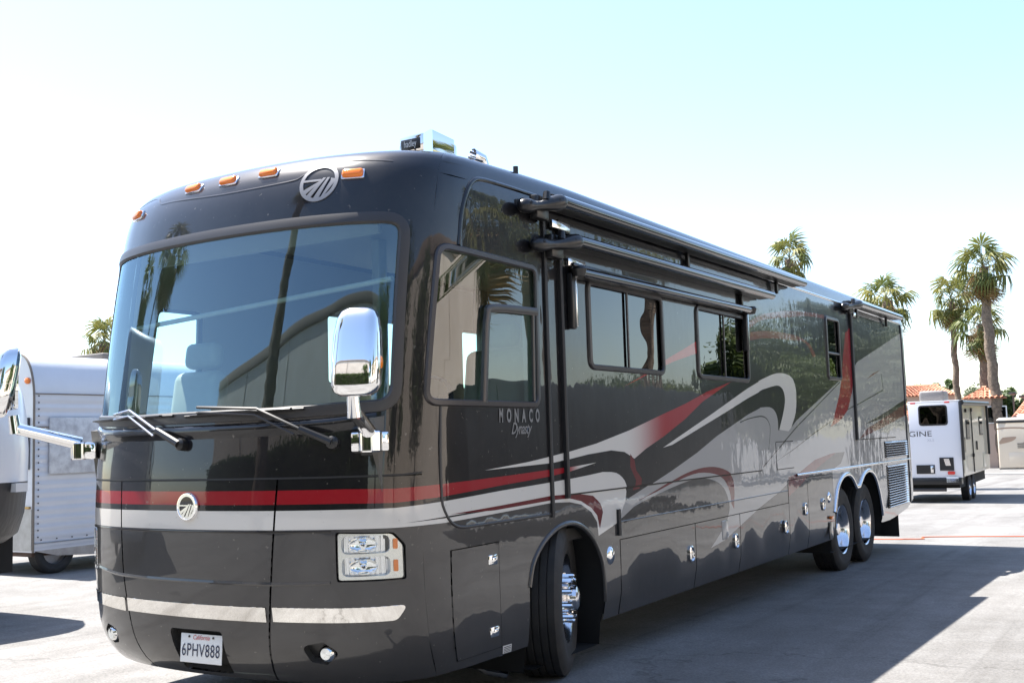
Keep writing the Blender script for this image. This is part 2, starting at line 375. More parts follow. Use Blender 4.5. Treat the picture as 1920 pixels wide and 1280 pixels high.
def mul(x, y, f=1.):
    mx = t.nodes.new('ShaderNodeMix'); mx.data_type = 'RGBA'; mx.blend_type = 'MULTIPLY'; mx.inputs[0].default_value = f; t.links.new(x, mx.inputs[6]); t.links.new(y, mx.inputs[7]); return mx.outputs[2]
base = ramp(.3, .7, (.158, .156, .153), (.220, .217, .212), noise(.35, 8).outputs[0]).outputs[0]
base = mul(base, ramp(.35, .66, (.72, .72, .72), (1.12, 1.12, 1.12), noise(55, 3).outputs[0]).outputs[0])
base = mul(base, ramp(.40, .60, (.82, .81, .80), (1, 1, 1), noise(2.2, 6, rough=.75).outputs[0]).outputs[0])
mpn = t.nodes.new('ShaderNodeMapping'); mpn.inputs['Scale'].default_value = (.9, .09, 1); t.links.new(tc.outputs['Object'], mpn.inputs[0])
base = mul(base, ramp(.42, .62, (.86, .85, .84), (1.04, 1.04, 1.04), noise(1.3, 4, mpn.outputs[0]).outputs[0]).outputs[0])
vo = t.nodes.new('ShaderNodeTexVoronoi'); vo.feature = 'DISTANCE_TO_EDGE'; vo.inputs['Scale'].default_value = .16; t.links.new(noise(.8, 4).outputs['Color'], vo.inputs['Vector'])
wob = t.nodes.new('ShaderNodeVectorMath'); wob.operation = 'ADD'; wsc = t.nodes.new('ShaderNodeVectorMath'); wsc.operation = 'SCALE'; wsc.inputs[3].default_value = 1.6
t.links.new(noise(.9, 5).outputs['Color'], wsc.inputs[0]); t.links.new(tc.outputs['Object'], wob.inputs[0]); t.links.new(wsc.outputs[0], wob.inputs[1]); t.links.new(wob.outputs[0], vo.inputs['Vector'])
base = mul(base, ramp(.0012, .003, (.66, .65, .64), (1, 1, 1), vo.outputs['Distance']).outputs[0])
base = mul(base, ramp(.24, .30, (.50, .49, .48), (1, 1, 1), noise(1.7, 3, rough=.5).outputs[0]).outputs[0])          # oil drips
mp2 = t.nodes.new('ShaderNodeMapping'); mp2.inputs['Scale'].default_value = (3.2, .12, 1); mp2.inputs['Rotation'].default_value = (0, 0, .35); t.links.new(tc.outputs['Object'], mp2.inputs[0])
base = mul(base, ramp(.30, .42, (.80, .79, .78), (1, 1, 1), noise(1.0, 3, mp2.outputs[0]).outputs[0]).outputs[0])       # tyre marks
wv = t.nodes.new('ShaderNodeTexWave'); wv.wave_type = 'BANDS'; wv.bands_direction = 'X'; wv.inputs['Scale'].default_value = .035; wv.inputs['Distortion'].default_value = .25; wv.inputs['Detail'].default_value = 3; wv.inputs['Detail Scale'].default_value = 3; wv.inputs['Phase Offset'].default_value = 1.2; t.links.new(tc.outputs['Object'], wv.inputs[0])
base = mul(base, ramp(.0, .0001, (.78, .77, .76), (1, 1, 1), wv.outputs[0]).outputs[0])                                # paving joints
t.links.new(base, b.inputs['Base Color'])
ys = [-400, -40, -12, 0, 12, 24, 40, 62, 120, 700]; xs = [-500, -60, -20, -5, 5, 20, 60, 500]
g = MB(); g.add([(x, y, gz(y)) for y in ys for x in xs], [(j * len(xs) + i, j * len(xs) + i + 1, (j + 1) * len(xs) + i + 1, (j + 1) * len(xs) + i) for j in range(len(ys) - 1) for i in range(len(xs) - 1)])
tag(g.build('ground', gm), kind='structure')

# ------------------------------------------------------------------ the motorhome
RV = tag(empty('motorhome'), 'large black and charcoal motorhome with red, cream and silver swooshes, filling the picture', 'motorhome')
PM = [M[k] for k in ('black', 'charcoal', 'cream', 'red', 'silver', 'darkred', 'fade', 'lineblack', 'dimred', 'redtip', 'roofblack')]
BK, CH, CR, RE, SI, DR, FA, LN, DM, RT, RB = range(11)
creambot = [(1.25, 1.262), (1.535, 1.262), (1.908, 1.274), (2.443, 1.293), (2.672, 1.282), (2.835, 1.255), (2.977, 1.195), (3.058, 1.121), (3.074, 1.026)]
charbd = [(3.394, 1.100)] + smooth([(3.667, 1.186), (3.986, 1.237), (4.362, 1.283), (4.730, 1.321), (5.040, 1.328), (5.282, 1.301), (5.487, 1.246), (5.605, 1.155), (5.656, 1.043), (5.575, .941), (5.388, .835), (5.15, .735)], 3)
charbd2 = [(5.492, .771), (5.893, .858), (6.396, .970), (6.754, 1.035), (7.134, 1.105), (7.398, 1.173), (7.7, 1.235)]
creamtop = [(1.258, 1.365), (1.537, 1.379), (1.968, 1.404), (2.450, 1.423), (2.923, 1.446)] + smooth([(3.151, 1.459), (3.361, 1.444), (3.493, 1.385), (3.542, 1.304)], 3)
w2up = [(3.523, 1.240), (3.931, 1.326), (4.378, 1.421), (4.91, 1.545), (5.4, 1.68), (6.230, 1.868)] + smooth([(6.627, 1.938), (6.913, 1.945), (7.077, 1.909), (7.158, 1.828), (7.16, 1.713)], 3)
F0 = -1.6
REG = [
 (RB, [(-1.6, 3.25), (15, 3.25), (15, 4.5), (-1.6, 4.5)]),
 (CH, [(F0, .2), (F0, 1.266), (1.0, 1.266)] + creambot + charbd + charbd2 + [(9.1, 1.235), (9.1, .2)]),
 (SI, w2up + [(7.604, 1.737), (7.807, 1.813), (9.703, 2.306), (10.3, 2.46), (10.508, 2.554), (12.529, 2.963), (13.5, 3.15), (14.6, 3.25), (14.6, .2), (9.1, .2), (9.1, 1.235)] + charbd2[::-1] + charbd[::-1]),
 (CR, [(F0, 1.266), (F0, 1.367), (1.0, 1.367)] + creamtop + [(3.523, 1.24), (3.394, 1.10), (3.369, 1.089)] + creambot[::-1] + [(1.0, 1.266)]),
 (RE, [(F0, 1.400), (F0, 1.475), (1.0, 1.473), (1.258, 1.466), (1.538, 1.474), (1.971, 1.487), (2.455, 1.505), (2.65, 1.51), (2.65, 1.48), (2.453, 1.462), (1.969, 1.435), (1.538, 1.406), (1.258, 1.392), (1.0, 1.399)]),
 (RT, [(2.45, 1.5045), (2.689, 1.511), (3.06, 1.528), (2.687, 1.484), (2.45, 1.4625)]),
 (LN, [(1.307, 1.283), (1.536, 1.295), (1.965, 1.310), (1.964, 1.300), (1.535, 1.286)]),
 (DR, [(1.569, 1.304), (1.965, 1.318), (2.445, 1.338), (2.793, 1.330)] + smooth([(3.011, 1.303), (3.119, 1.242), (3.153, 1.182)], 3) + [(3.097, 1.072), (3.062, 1.166), (2.979, 1.223), (2.837, 1.277), (2.674, 1.306), (2.444, 1.309), (1.909, 1.294)]),
 (FA, [(1.835, 1.531), (2.213, 1.562), (2.583, 1.602), (3.065, 1.658), (3.612, 1.745), (3.95, 1.81), (4.240, 1.866), (4.677, 1.947), (5.185, 2.058), (5.835, 2.170), (5.094, 1.976), (4.688, 1.827), (4.23, 1.690), (3.892, 1.604), (3.678, 1.535), (3.59, 1.565), (3.512, 1.589), (3.295, 1.606), (2.935, 1.587), (2.477, 1.546)]),
 (DR, [(3.610, 1.574), (3.677, 1.523), (3.699, 1.449), (3.795, 1.383), (3.773, 1.310), (3.656, 1.304), (3.692, 1.375), (3.600, 1.477)]),
 (RE, [(3.539, 2.063), (3.897, 2.161), (4.309, 2.291), (5.011, 2.488), (5.011, 2.385), (4.547, 2.302), (4.316, 2.249), (3.961, 2.163)]),
 (DM, smooth([(6.40, 2.765), (6.856, 2.874), (7.662, 2.974), (8.411, 3.025), (9.125, 3.053)], 4) + smooth([(9.112, 3.005), (8.400, 2.979), (7.649, 2.904), (6.846, 2.813), (6.4, 2.70)], 4)),
 (DM, smooth([(6.40, 2.66), (6.955, 2.713), (7.760, 2.733), (8.195, 2.710), (8.492, 2.653), (8.683, 2.542)], 4) + smooth([(8.572, 2.521), (8.289, 2.671), (7.748, 2.668), (6.943, 2.638), (6.4, 2.58)], 4)),
 (CR, [(4.212, 1.604), (5.242, 1.857), (6.268, 2.118)] + smooth([(6.711, 2.214), (7.096, 2.281), (7.362, 2.301), (7.587, 2.291), (7.744, 2.253), (7.824, 2.170), (7.840, 2.070), (7.789, 1.899), (7.604, 1.737)], 3) + [(7.5, 1.70), (7.196, 1.719)] + smooth([(7.329, 1.855), (7.430, 1.994), (7.424, 2.091), (7.336, 2.151), (7.163, 2.167), (6.735, 2.117)], 3) + [(6.253, 2.023), (5.646, 1.889), (4.399, 1.623)]),
 (DR, smooth([(3.701, 1.216), (4.090, 1.285), (4.551, 1.371), (4.933, 1.413), (5.296, 1.414), (5.591, 1.372), (5.760, 1.302), (5.799, 1.190), (5.766, 1.020)], 3) + smooth([(5.705, 1.071), (5.676, 1.182), (5.537, 1.297), (5.289, 1.354), (4.928, 1.377), (4.548, 1.344), (4.088, 1.271)], 3)),
 (LN, [(6.615, 1.363), (7.770, 1.743), (9.666, 2.281), (9.666, 2.268), (7.77, 1.728), (6.63, 1.355)]),
 (LN, [(6.776, 1.357), (7.731, 1.532), (8.458, 1.679), (9.205, 1.812), (9.969, 1.951), (11.872, 2.234), (11.811, 2.454), (11.84, 2.454), (11.90, 2.22), (9.969, 1.938), (9.205, 1.799), (8.458, 1.666), (7.731, 1.519)]),
 (LN, smooth([(6.0, 1.79), (6.223, 1.822), (6.573, 1.847), (6.772, 1.835), (6.885, 1.775), (6.893, 1.696), (6.824, 1.526)], 3) + smooth([(6.835, 1.526), (6.905, 1.696), (6.897, 1.778), (6.778, 1.846), (6.573, 1.858), (6.22, 1.832), (6.0, 1.799)], 3)),
 (RE, [(10.339, 3.0), (10.347, 2.590), (10.320, 2.334), (10.214, 2.162), (9.967, 1.943), (9.693, 1.843), (9.498, 1.795), (9.130, 1.734), (9.263, 1.812), (9.599, 2.117), (9.778, 2.366), (9.875, 2.600), (10.052, 2.9)]),
 (BK, [(10.732, 1.758), (11.803, 1.90), (13.7, 2.17), (14.2, 2.2), (14.2, 2.1), (13.6, 2.08), (11.803, 1.835)]),
 (DR, [(14.2, 2.1), (14.2, 1.95), (13.55, 1.907), (11.774, 1.717), (10.410, 1.574), (10.861, 1.705), (11.806, 1.836), (13.534, 2.08)]),
 (DR, [(10.948, 2.344), (11.341, 2.438), (11.826, 2.510), (11.495, 2.443)]),
 (DR, [(7.375, 1.03), (7.409, 1.227), (7.781, 1.256), (8.394, 1.374), (9.050, 1.424), (9.3, 1.43), (8.586, 1.30), (8.1, 1.2), (7.7, 1.1)]),  # dark red band, partly wavy reflections put into the paint colour
 (BK, [(7.7, 1.1), (8.1, 1.2), (8.586, 1.30), (9.3, 1.43), (9.7, 1.43), (9.495, 1.30), (9.1, 1.235), (8.75, 1.19), (8.3, 1.0), (7.9, .98), (7.375, 1.03)]),  # dark band beside it, likewise partly reflections painted in
]
# outlines in (u, v)
WS = rpoly([(-1.262, 2.968), (1.262, 2.968), (1.272, 1.885), (.6, 1.858), (-.6, 1.858), (-1.272, 1.885)], [.14, .14, .13, 0, 0, .13])
CABWIN = rpoly([(1.445, 2.805), (2.335, 2.795), (2.330, 1.918), (1.412, 1.922)], [.07, .06, .06, .07])
WIN1 = rpoly([(3.02, 2.785), (4.285, 2.785), (4.285, 2.19), (3.02, 2.19)], .06)
WIN2 = rpoly([(5.03, 2.785), (6.31, 2.785), (6.31, 2.19), (5.03, 2.19)], .06)
WIN3 = rpoly([(9.16, 3.03), (9.72, 3.03), (9.72, 2.31), (9.16, 2.31)], .05)
ARCH = [(2.17, .30)] + smooth([(2.19, .80), (2.228, .927), (2.296, 1.013), (2.390, 1.082), (2.524, 1.133), (2.691, 1.144), (2.849, 1.103), (2.988, 1.015), (3.085, .899), (3.130, .789), (3.155, .578)], 3) + [(3.165, .30)]
ARCHR = [(9.09, .30)] + smooth([(9.108, .746), (9.188, .902), (9.316, 1.046), (9.532, 1.138), (9.789, 1.159), (10.0, 1.095), (10.15, .985)], 3) + smooth([(10.30, .985), (10.403, 1.044), (10.592, 1.131), (10.889, 1.161), (11.164, 1.064), (11.331, .884), (11.437, .680), (11.52, .5)], 3) + [(11.54, .30)]
SLIDE1 = rect(2.63, 6.60, 1.325, 3.18); SLIDE2 = rect(10.30, 12.55, 1.56, 3.18)
BAGS = [rect(3.40, 4.82, .432, .972), rect(4.82, 5.895, .432, .972), rect(5.895, 7.375, .432, .972), rect(7.375, 8.06, .432, 1.20), rect(8.06, 8.77, .432, 1.20)]
ACC = [(1.566, 1.110), (1.935, 1.112), (1.922, .5), (1.545, .497)]
FUEL = rpoly(rect(7.045, 7.64, 1.315, 1.60), .03)
def inset(r, e): return rect(min(p[0] for p in r) + e, max(p[0] for p in r) - e, min(p[1] for p in r) + e, max(p[1] for p in r) - e)
vroof = [3.12, 3.17, 3.22, 3.26, 3.3, 3.34, 3.38, 3.42, 3.46, 3.5, 3.55, 3.62, 3.7, 3.8, 3.95, 4.1, 4.25]
lin = lambda a, b_, n: [a + (b_ - a) * i / n for i in range(n + 1)]
U0 = 1.40
gF = dict(gu=lin(-1.39, 1.39, 60), gv=lin(.43, 3.1, 50) + vroof)
cap = patch('front_cap', [(-U0, 1.537), (U0, 1.537), (U0, 4.4), (-U0, 4.4)], PM, [WS], REG, parent=RV, d=.05, **gF)
HP = [(-.595, 1.53), (.63, 1.53), (.61, 1.27), (.588, 1.02), (.566, .85), (.543, .70), (.52, .56), (.49, .432), (-.48, .432), (-.51, .56), (-.53, .70), (-.55, .85), (-.57, 1.02), (-.585, 1.27)]
PLR = rpoly([(-.17, .72), (.235, .72), (.22, .47), (-.155, .47)], .03)
patch('hood_panel', HP, PM, [PLR], REG, parent=RV, d=.05, skirt=.012, **gF)
HLR = rpoly([(.963, 1.251), (1.252, 1.240), (1.308, 1.176), (1.307, .992), (.963, .994)], [.015, .04, .04, .015, .015])
HLL = [(-a, b_) for a, b_ in HLR]
FGR = rpoly([(.735, .665), (.86, .685), (.945, .63), (.86, .565), (.77, .58)], .03); FGL = [(-a, b_) for a, b_ in FGR]
RP = [(.642, 1.53), (U0, 1.53), (U0, .432), (.502, .432)] + [(a + .012, b_) for a, b_ in HP[6:1:-1]]
LP = [(-.607, 1.53), (-U0, 1.53), (-U0, .432), (-.492, .432)] + [(a - .012, b_) for a, b_ in HP[9:14]]
patch('corner_panel', RP, PM, [HLR, FGR], REG, parent=RV, d=.05, skirt=.012, **gF)
patch('corner_panel', LP, PM, [HLL, FGL], REG, parent=RV, d=.05, skirt=.012, **gF)
# dark liners behind the gaps between the front panels
patch('panel_liner', rect(-1.38, 1.38, .44, 1.60), M['dark'], [HLR, HLL, FGR, FGL, PLR], parent=RV, d=.08, off=-.02, gu=lin(-1.39, 1.39, 30), gv=lin(.43, 1.6, 14))
gS = dict(gu=lin(1.45, 2.9, 12) + [3.5, 4.5, 5.5, 6.5, 7.5, 8.5, 9.5, 10.5, 11.5, 12.5] + lin(12.9, UMAX, 16), gv=[.5, .6, .8, 1.2, 1.8, 2.4, 2.9, 3.05] + vroof)
sidebot = [(U0, .432), (11.54, .425), (11.65, .41), (12.07, .405), (13.12, .525), (13.5, .64), (UMAX, .66)]
patch('roof', rect(U0, UMAX, 3.24, 4.4), M['roofblack'], parent=RV, d=.1, us_=.1, gu=lin(1.45, 12.9, 80) + lin(13.0, UMAX, 24), gv=vroof)
patch('roof', rect(-UMAX, -U0, 3.24, 4.4), M['roofblack'], parent=RV, d=.1, us_=.1, gu=lin(-12.9, -1.45, 60) + lin(-UMAX, -13.0, 24), gv=vroof)
patch('side_wall', [(U0, 3.24)] + sidebot + [(UMAX, 3.24)], PM, [CABWIN, ARCH, ARCHR, SLIDE1, SLIDE2, WIN3, ACC, FUEL] + BAGS, REG, parent=RV, d=.25, **gS)
for i, (r, h) in enumerate(((SLIDE1, [WIN1, WIN2]), (SLIDE2, []))):
    o = patch('slide_out_panel', inset(r, .012), PM, h, REG, parent=RV, d=.25, off=.012, skirt=.02, gv=gS['gv'], gu=gS['gu'])
for r in BAGS: patch('baggage_door', inset(r, .006), PM, [], REG, parent=RV, d=.2, off=.003, skirt=.02, gu=gS['gu'], gv=gS['gv'])
patch('access_door', [(1.574, 1.104), (1.929, 1.106), (1.916, .506), (1.553, .503)], PM, [], REG, parent=RV, d=.08, off=.003, skirt=.02, gu=lin(1.45, 2.9, 30), gv=gS['gv'])
patch('filler_door', inset(FUEL, .008), PM, [], REG, parent=RV, d=.2, off=.003, skirt=.02)
for r in BAGS + [ACC, FUEL]: seam(r, .026, RV, True, -.012, M['dark'], 'door_liner')
for r in (SLIDE1, SLIDE2): seam(r, .05, RV, True, -.006, M['rubber'], 'slide_out_seal')
# passenger side (away from the camera): plain two-tone with the stripes carried along, entry door window
PW = rpoly([(-1.60, 2.69), (-1.93, 2.69), (-1.95, 1.88), (-1.56, 1.88)], .06)
PARCH = [(-a, b_) for a, b_ in ARCH]; PARCHR = [(-a, b_) for a, b_ in ARCHR]
preg = [(RB, [(-15, 3.25), (-1, 3.25), (-1, 4.5), (-15, 4.5)]), (CH, [(-14.6, .2), (-14.6, 1.262), (-1.0, 1.266), (-1.0, .2)]), (CR, [(-14.6, 1.262), (-14.6, 1.367), (-1, 1.367), (-1, 1.266)]), (RE, [(-14.6, 1.40), (-14.6, 1.475), (-1, 1.475), (-1, 1.40)])]
PWS = [rpoly(rect(-a - 1.1, -a, 2.2, 2.8), .06) for a in (3.2, 5.2, 7.4)]
patch('side_wall', [(-a, b_) for a, b_ in [(U0, 3.24)] + sidebot + [(UMAX, 3.24)]], PM, [PW, PARCH, PARCHR] + PWS, preg, parent=RV, d=.25, gu=[-a for a in gS['gu']], gv=gS['gv'])

# glazing
gl = patch('windscreen', WS, M['glass_front'], parent=RV, d=.05, off=-.006, **gF)
bead('windscreen_gasket', WS, [(.055, .002), (.05, .012), (.02, .014), (.0, .004), (-.012, -.004)][::-1] if False else [(.012, -.008), (.008, .008), (-.02, .014), (-.048, .013), (-.058, -.002)], M['gasket'], RV, True)
def window(name, outl, mid, gm_, fw_=.05, sunk=.012, base=0.):
    root = patch(name, outl, gm_, parent=RV, d=.15, off=base - sunk)
    bead('window_frame', outl, [(.022, -sunk - .006 + base), (.022, .004 + base), (.014, .015 + base), (-.012, .017 + base), (-.019, .009 + base), (-.019, base - .002)], M['frame'], root, True)
    for q in mid: bead('glazing_bar', q, [(a, h + base) for a, h in flatbar(.02, .010)], M['frame'], root, False)
    return root
cw = window('cab_window', CABWIN, [], M['glass_cab'])
SL = [(1.825, 1.925), (1.838, 2.30), (1.850, 2.44), (1.90, 2.492), (2.33, 2.512)]
bead('slider_frame', smooth(SL, 4), flatbar(.05, .02), M['frame'], cw)
bead('slider_frame', [(2.295, 2.50), (2.287, 1.94)], flatbar(.028, .012), M['frame'], cw)
window('side_window', WIN1, [[(3.648, 2.775), (3.645, 2.20)]], M['glass_dark'], base=.012)
window('side_window', WIN2, [[(5.68, 2.775), (5.675, 2.20)]], M['glass_dark'], base=.012)
window('side_window', WIN3, [[(9.17, 2.612), (9.71, 2.612)]], M['glass_dark'])
for w_ in [PW] + PWS: window('passenger_window', w_, [], M['glass_clear'])

# gaps, beads and trims
bead('cowl_ledge', smooth([(-1.16, 1.838), (-.9, 1.812), (-.5, 1.802), (0, 1.799), (.5, 1.802), (.9, 1.812), (1.16, 1.838)], 5), [(.04, -.003), (.03, .010), (.012, .017), (-.008, .013), (-.03, .004), (-.045, -.002)], M['black'], RV, d=.04, angle=80)
seam([(F0 + .2, 1.537), (1.30, 1.537), (1.40, 1.545)], .010, RV, h=.001)
for pth in ([(-1.25, 1.03), (-1.0, 1.02), (-.74, 1.0), (-.6, .99), (-.2, .985), (.58, .982), (.8, .986), (.93, .99)], [(-1.39, .985), (-1.3, .99)]): bead('crease_line', smooth(pth, 4), [(.012, .001), (0, .005), (-.008, .001)], M['charcoal'], RV)
bead('belt_crease', [(-1.38, 1.255), (.94, 1.255)], [(.006, .001), (0, .003), (-.006, .001)], M['lineblack'], RV)
for a, b_ in ((-1.25, -.572), (-.546, .545), (.588, 1.305)):
    pl = rpoly([(a, .862), (b_, .860), (b_ - (.06 if b_ > 1 else 0), .784), (a + (.05 if a < -1 else 0), .800 if a < -.6 else .788)], [.0, .02 if b_ > 1 else 0, .05 if b_ > 1 else 0, 0])
    patch('bumper_strip', pl, M['bronze_strip'], parent=RV, d=.05, off=.006, skirt=.01, **gF)
doorseam = smooth([(1.505, 1.905), (1.510, 1.64), (1.520, 1.40), (1.532, 1.34), (1.56, 1.285), (1.60, 1.245), (1.66, 1.225), (1.8, 1.222), (2.44, 1.222)], 4)
bead('cab_door_bead', doorseam, halfround(.018, .006), M['gasket'], RV)
browseam = smooth([(1.596, 2.83), (1.603, 3.013), (1.636, 3.152), (1.675, 3.225), (1.757, 3.272), (2.008, 3.285), (2.42, 3.287)], 5)
bead('brow_bead', browseam, halfround(.030, .010), M['black'], RV)
bead('front_brow_line', smooth([(-1.16, 3.25), (-.86, 3.315), (-.70, 3.31), (-.60, 3.24), (-.45, 3.228), (.03, 3.195), (.50, 3.205), (.60, 3.235), (.70, 3.30), (.80, 3.33), (1.12, 3.30)], 5), [(.006, .001), (0, .003), (-.006, .001)], M['lineblack'], RV)
bead('slide_out_trim', [(2.445, 3.20), (2.449, 1.20)], flatbar(.035, .016), M['rubber'], RV)
bead('slide_out_trim', [(2.625, 3.12), (2.629, 1.31)], flatbar(.035, .03), M['rubber'], RV)
bead('slide_out_trim', [(10.31, 3.22), (10.28, 1.56)], flatbar(.06, .03), M['rubber'], RV)
bead('rear_seam_trim', [(13.32, 3.24), (13.30, .60)], flatbar(.035, .012), M['rubber'], RV)
bead('mid_moulding', [(3.41, 1.094), (7.36, 1.094)], halfround(.010, .004), M['charcoal'], RV)
bead('wheel_arch_flap', [(3.385, 1.185), (3.385, 1.00)], flatbar(.04, .02), M['rubber'], RV)
bead('waist_trim', [(7.70, 1.236), (13.40, 1.232)], halfround(.03, .016), M['chrome_soft'], RV)
bead('roof_gutter', [(2.46, 3.265), (13.3, 3.265)], halfround(.035, .014), M['chrome_soft'], RV)
bead('wheel_arch_lip', [p for p in ARCH if p[1] > .55], halfround(.036, .014), M['charcoal'], RV)
bead('wheel_arch_lip', [p for p in ARCHR if p[1] > .5], halfround(.055, .022), M['chrome_soft'], RV)
# wheel housings
def housing(arch, depth, sgn):
    mb = MB(); P = [S(*p) for p in dens(arch, .1)]; n = len(P)
    mb.add([(p[0] - sgn * .012, p[1], p[2]) for p in P] + [(p[0] - sgn * depth, p[1], p[2]) for p in P], [(i, (i + 1) % n, n + (i + 1) % n, n + i) for i in range(n - 1)] + [tuple(range(n, 2 * n))]); mb.build('wheel_housing', M['dark'], RV)
for a, s_ in ((ARCH, 1), (ARCHR, 1), (PARCH, -1), (PARCHR, -1)): housing(a, .85, s_)
mb = MB(); mb.box((-1.0, .15, .47), (1.0, 1.05, .60)).box((-1.2, 2.4, .45), (1.2, 8.0, .62)).box((-.42, 0.9, .45), (.42, 12.3, .6)).box((-1.2, 10.8, .62), (1.2, 12.3, .75)); mb.build('chassis', M['dark'], RV)

# louvres at the rear quarter
for (a, b_, c_, d_, n) in ((11.80, 13.20, 1.29, 1.515, 7), (11.85, 13.10, .605, 1.185, 17)):
    root = patch('louvre', rect(a, b_, c_, d_), M['dark'], parent=RV, d=.3, off=.004, skirt=.01)
    for k in range(n):
        v0 = c_ + (d_ - c_) * (k + .5) / n
        mb = MB(); y0, y1 = S(a, v0)[1], S(b_, v0)[1]; x0 = 1.282
        mb.add([(x0, y0, v0 + .013), (x0 + .020, y0, v0 - .004), (x0 + .020, y0, v0 - .008), (x0, y0, v0 + .004), (x0, y1, v0 + .013), (x0 + .020, y1, v0 - .004), (x0 + .020, y1, v0 - .008), (x0, y1, v0 + .004)], [(0, 1, 5, 4), (1, 2, 6, 5), (2, 3, 7, 6), (0, 3, 2, 1), (4, 5, 6, 7)])
        mb.build('slat', M['chrome_soft'], root)

# latches, small doors, lamps on the side
def latch(u, v, w=.045, h=.135):
    mb = MB(); c_ = S(u, v); nn = 12
    def ring(rw, rh, x): return [(c_[0] + x, c_[1] + rw * (abs(math.cos(a)) ** .6) * (1 if math.cos(a) > 0 else -1), c_[2] + rh * (abs(math.sin(a)) ** .6) * (1 if math.sin(a) > 0 else -1)) for a in [2 * PI * k / nn for k in range(nn)]]
    R = [ring(w, h / 2, 0), ring(w, h / 2, .016), ring(w * .78, h / 2 - .012, .022), ring(w * .62, h / 2 - .02, .006), ring(w * .4, h / 2 - .035, .012)]
    vs = sum(R, []); fs = [(i * nn + j, i * nn + (j + 1) % nn, (i + 1) * nn + (j + 1) % nn, (i + 1) * nn + j) for i in range(len(R) - 1) for j in range(nn)] + [tuple((len(R) - 1) * nn + j for j in range(nn))]
    mb.add(vs, fs); mb.box((c_[0] + .006, c_[1] - .012, c_[2] - h * .28), (c_[0] + .026, c_[1] + .012, c_[2] + h * .22), 0, .006); mb.build('latch', M['chrome'], RV)
for u, v in ((4.70, .735), (5.76, .737), (7.22, .737), (7.93, .868), (8.61, .872)): latch(u, v)
for u, v in ((1.876, 1.013), (1.860, .608)):
    mb = MB(); p = S(u, v); mb.box((p[0] - .01, p[1] - .045, p[2] - .03), (p[0] + .012, p[1] + .045, p[2] + .03), 0, .008).box((p[0] + .008, p[1] - .02, p[2] - .014), (p[0] + .02, p[1] + .022, p[2] + .014), 0, .005); mb.build('latch', M['chrome'], RV)
for u, v in ((3.24, .875), (8.885, .93)):
    p = S(u, v); MB().lathe([(.0, .02), (.045, .016), (.062, .004), (.066, -.004)], p, (1, 0, 0), 20, sc=(1, .85)).build('side_cap', M['chrome'], RV)
p = S(8.9, .706); MB().box((p[0], p[1] - .05, p[2] - .018), (p[0] + .03, p[1] + .05, p[2] + .018), 0, .006).build('side_marker_lamp', M['amber'], RV)
mb = MB(); mb.box((1.27, S(8.82, .6)[1], .465), (1.283, S(8.96, .6)[1], .655), 0, .006).build('flush_hatch', M['charcoal'], RV)
mb = MB(); mb.box((1.27, S(5.43, .9)[1], .775), (1.284, S(5.58, .9)[1], .94), 0, .008).build('flush_hatch', M['silver'], RV)
def onside(u0, v0, h=.004): return lambda a, b_, t_: SP(u0 + a, v0 + b_, h)
mk = empty('maker_lettering'); mk.parent = RV
for k, ch in enumerate('MONACO'): text('letter', ch, .112, onside(1.972 + k * .069, 1.812), M['emblem'], mk, sx=.46 if k else .40, bold=.004)
text('model_lettering', 'Dynasty', .10, onside(2.15, 1.738), M['emblem'], RV, sx=.62, shear=.45, spacing=.9, bold=.0012)
st = patch('caution_sticker', [(1.926, .505), (2.006, .502), (2.006, .443), (1.926, .446)], M['white_plastic'], parent=RV, d=.05, off=.003)
for k in range(4): patch('sticker_text_line', rect(1.934, 1.998, .454 + k * .012, .459 + k * .012), M['rubber'], parent=st, d=.05, off=.0045)

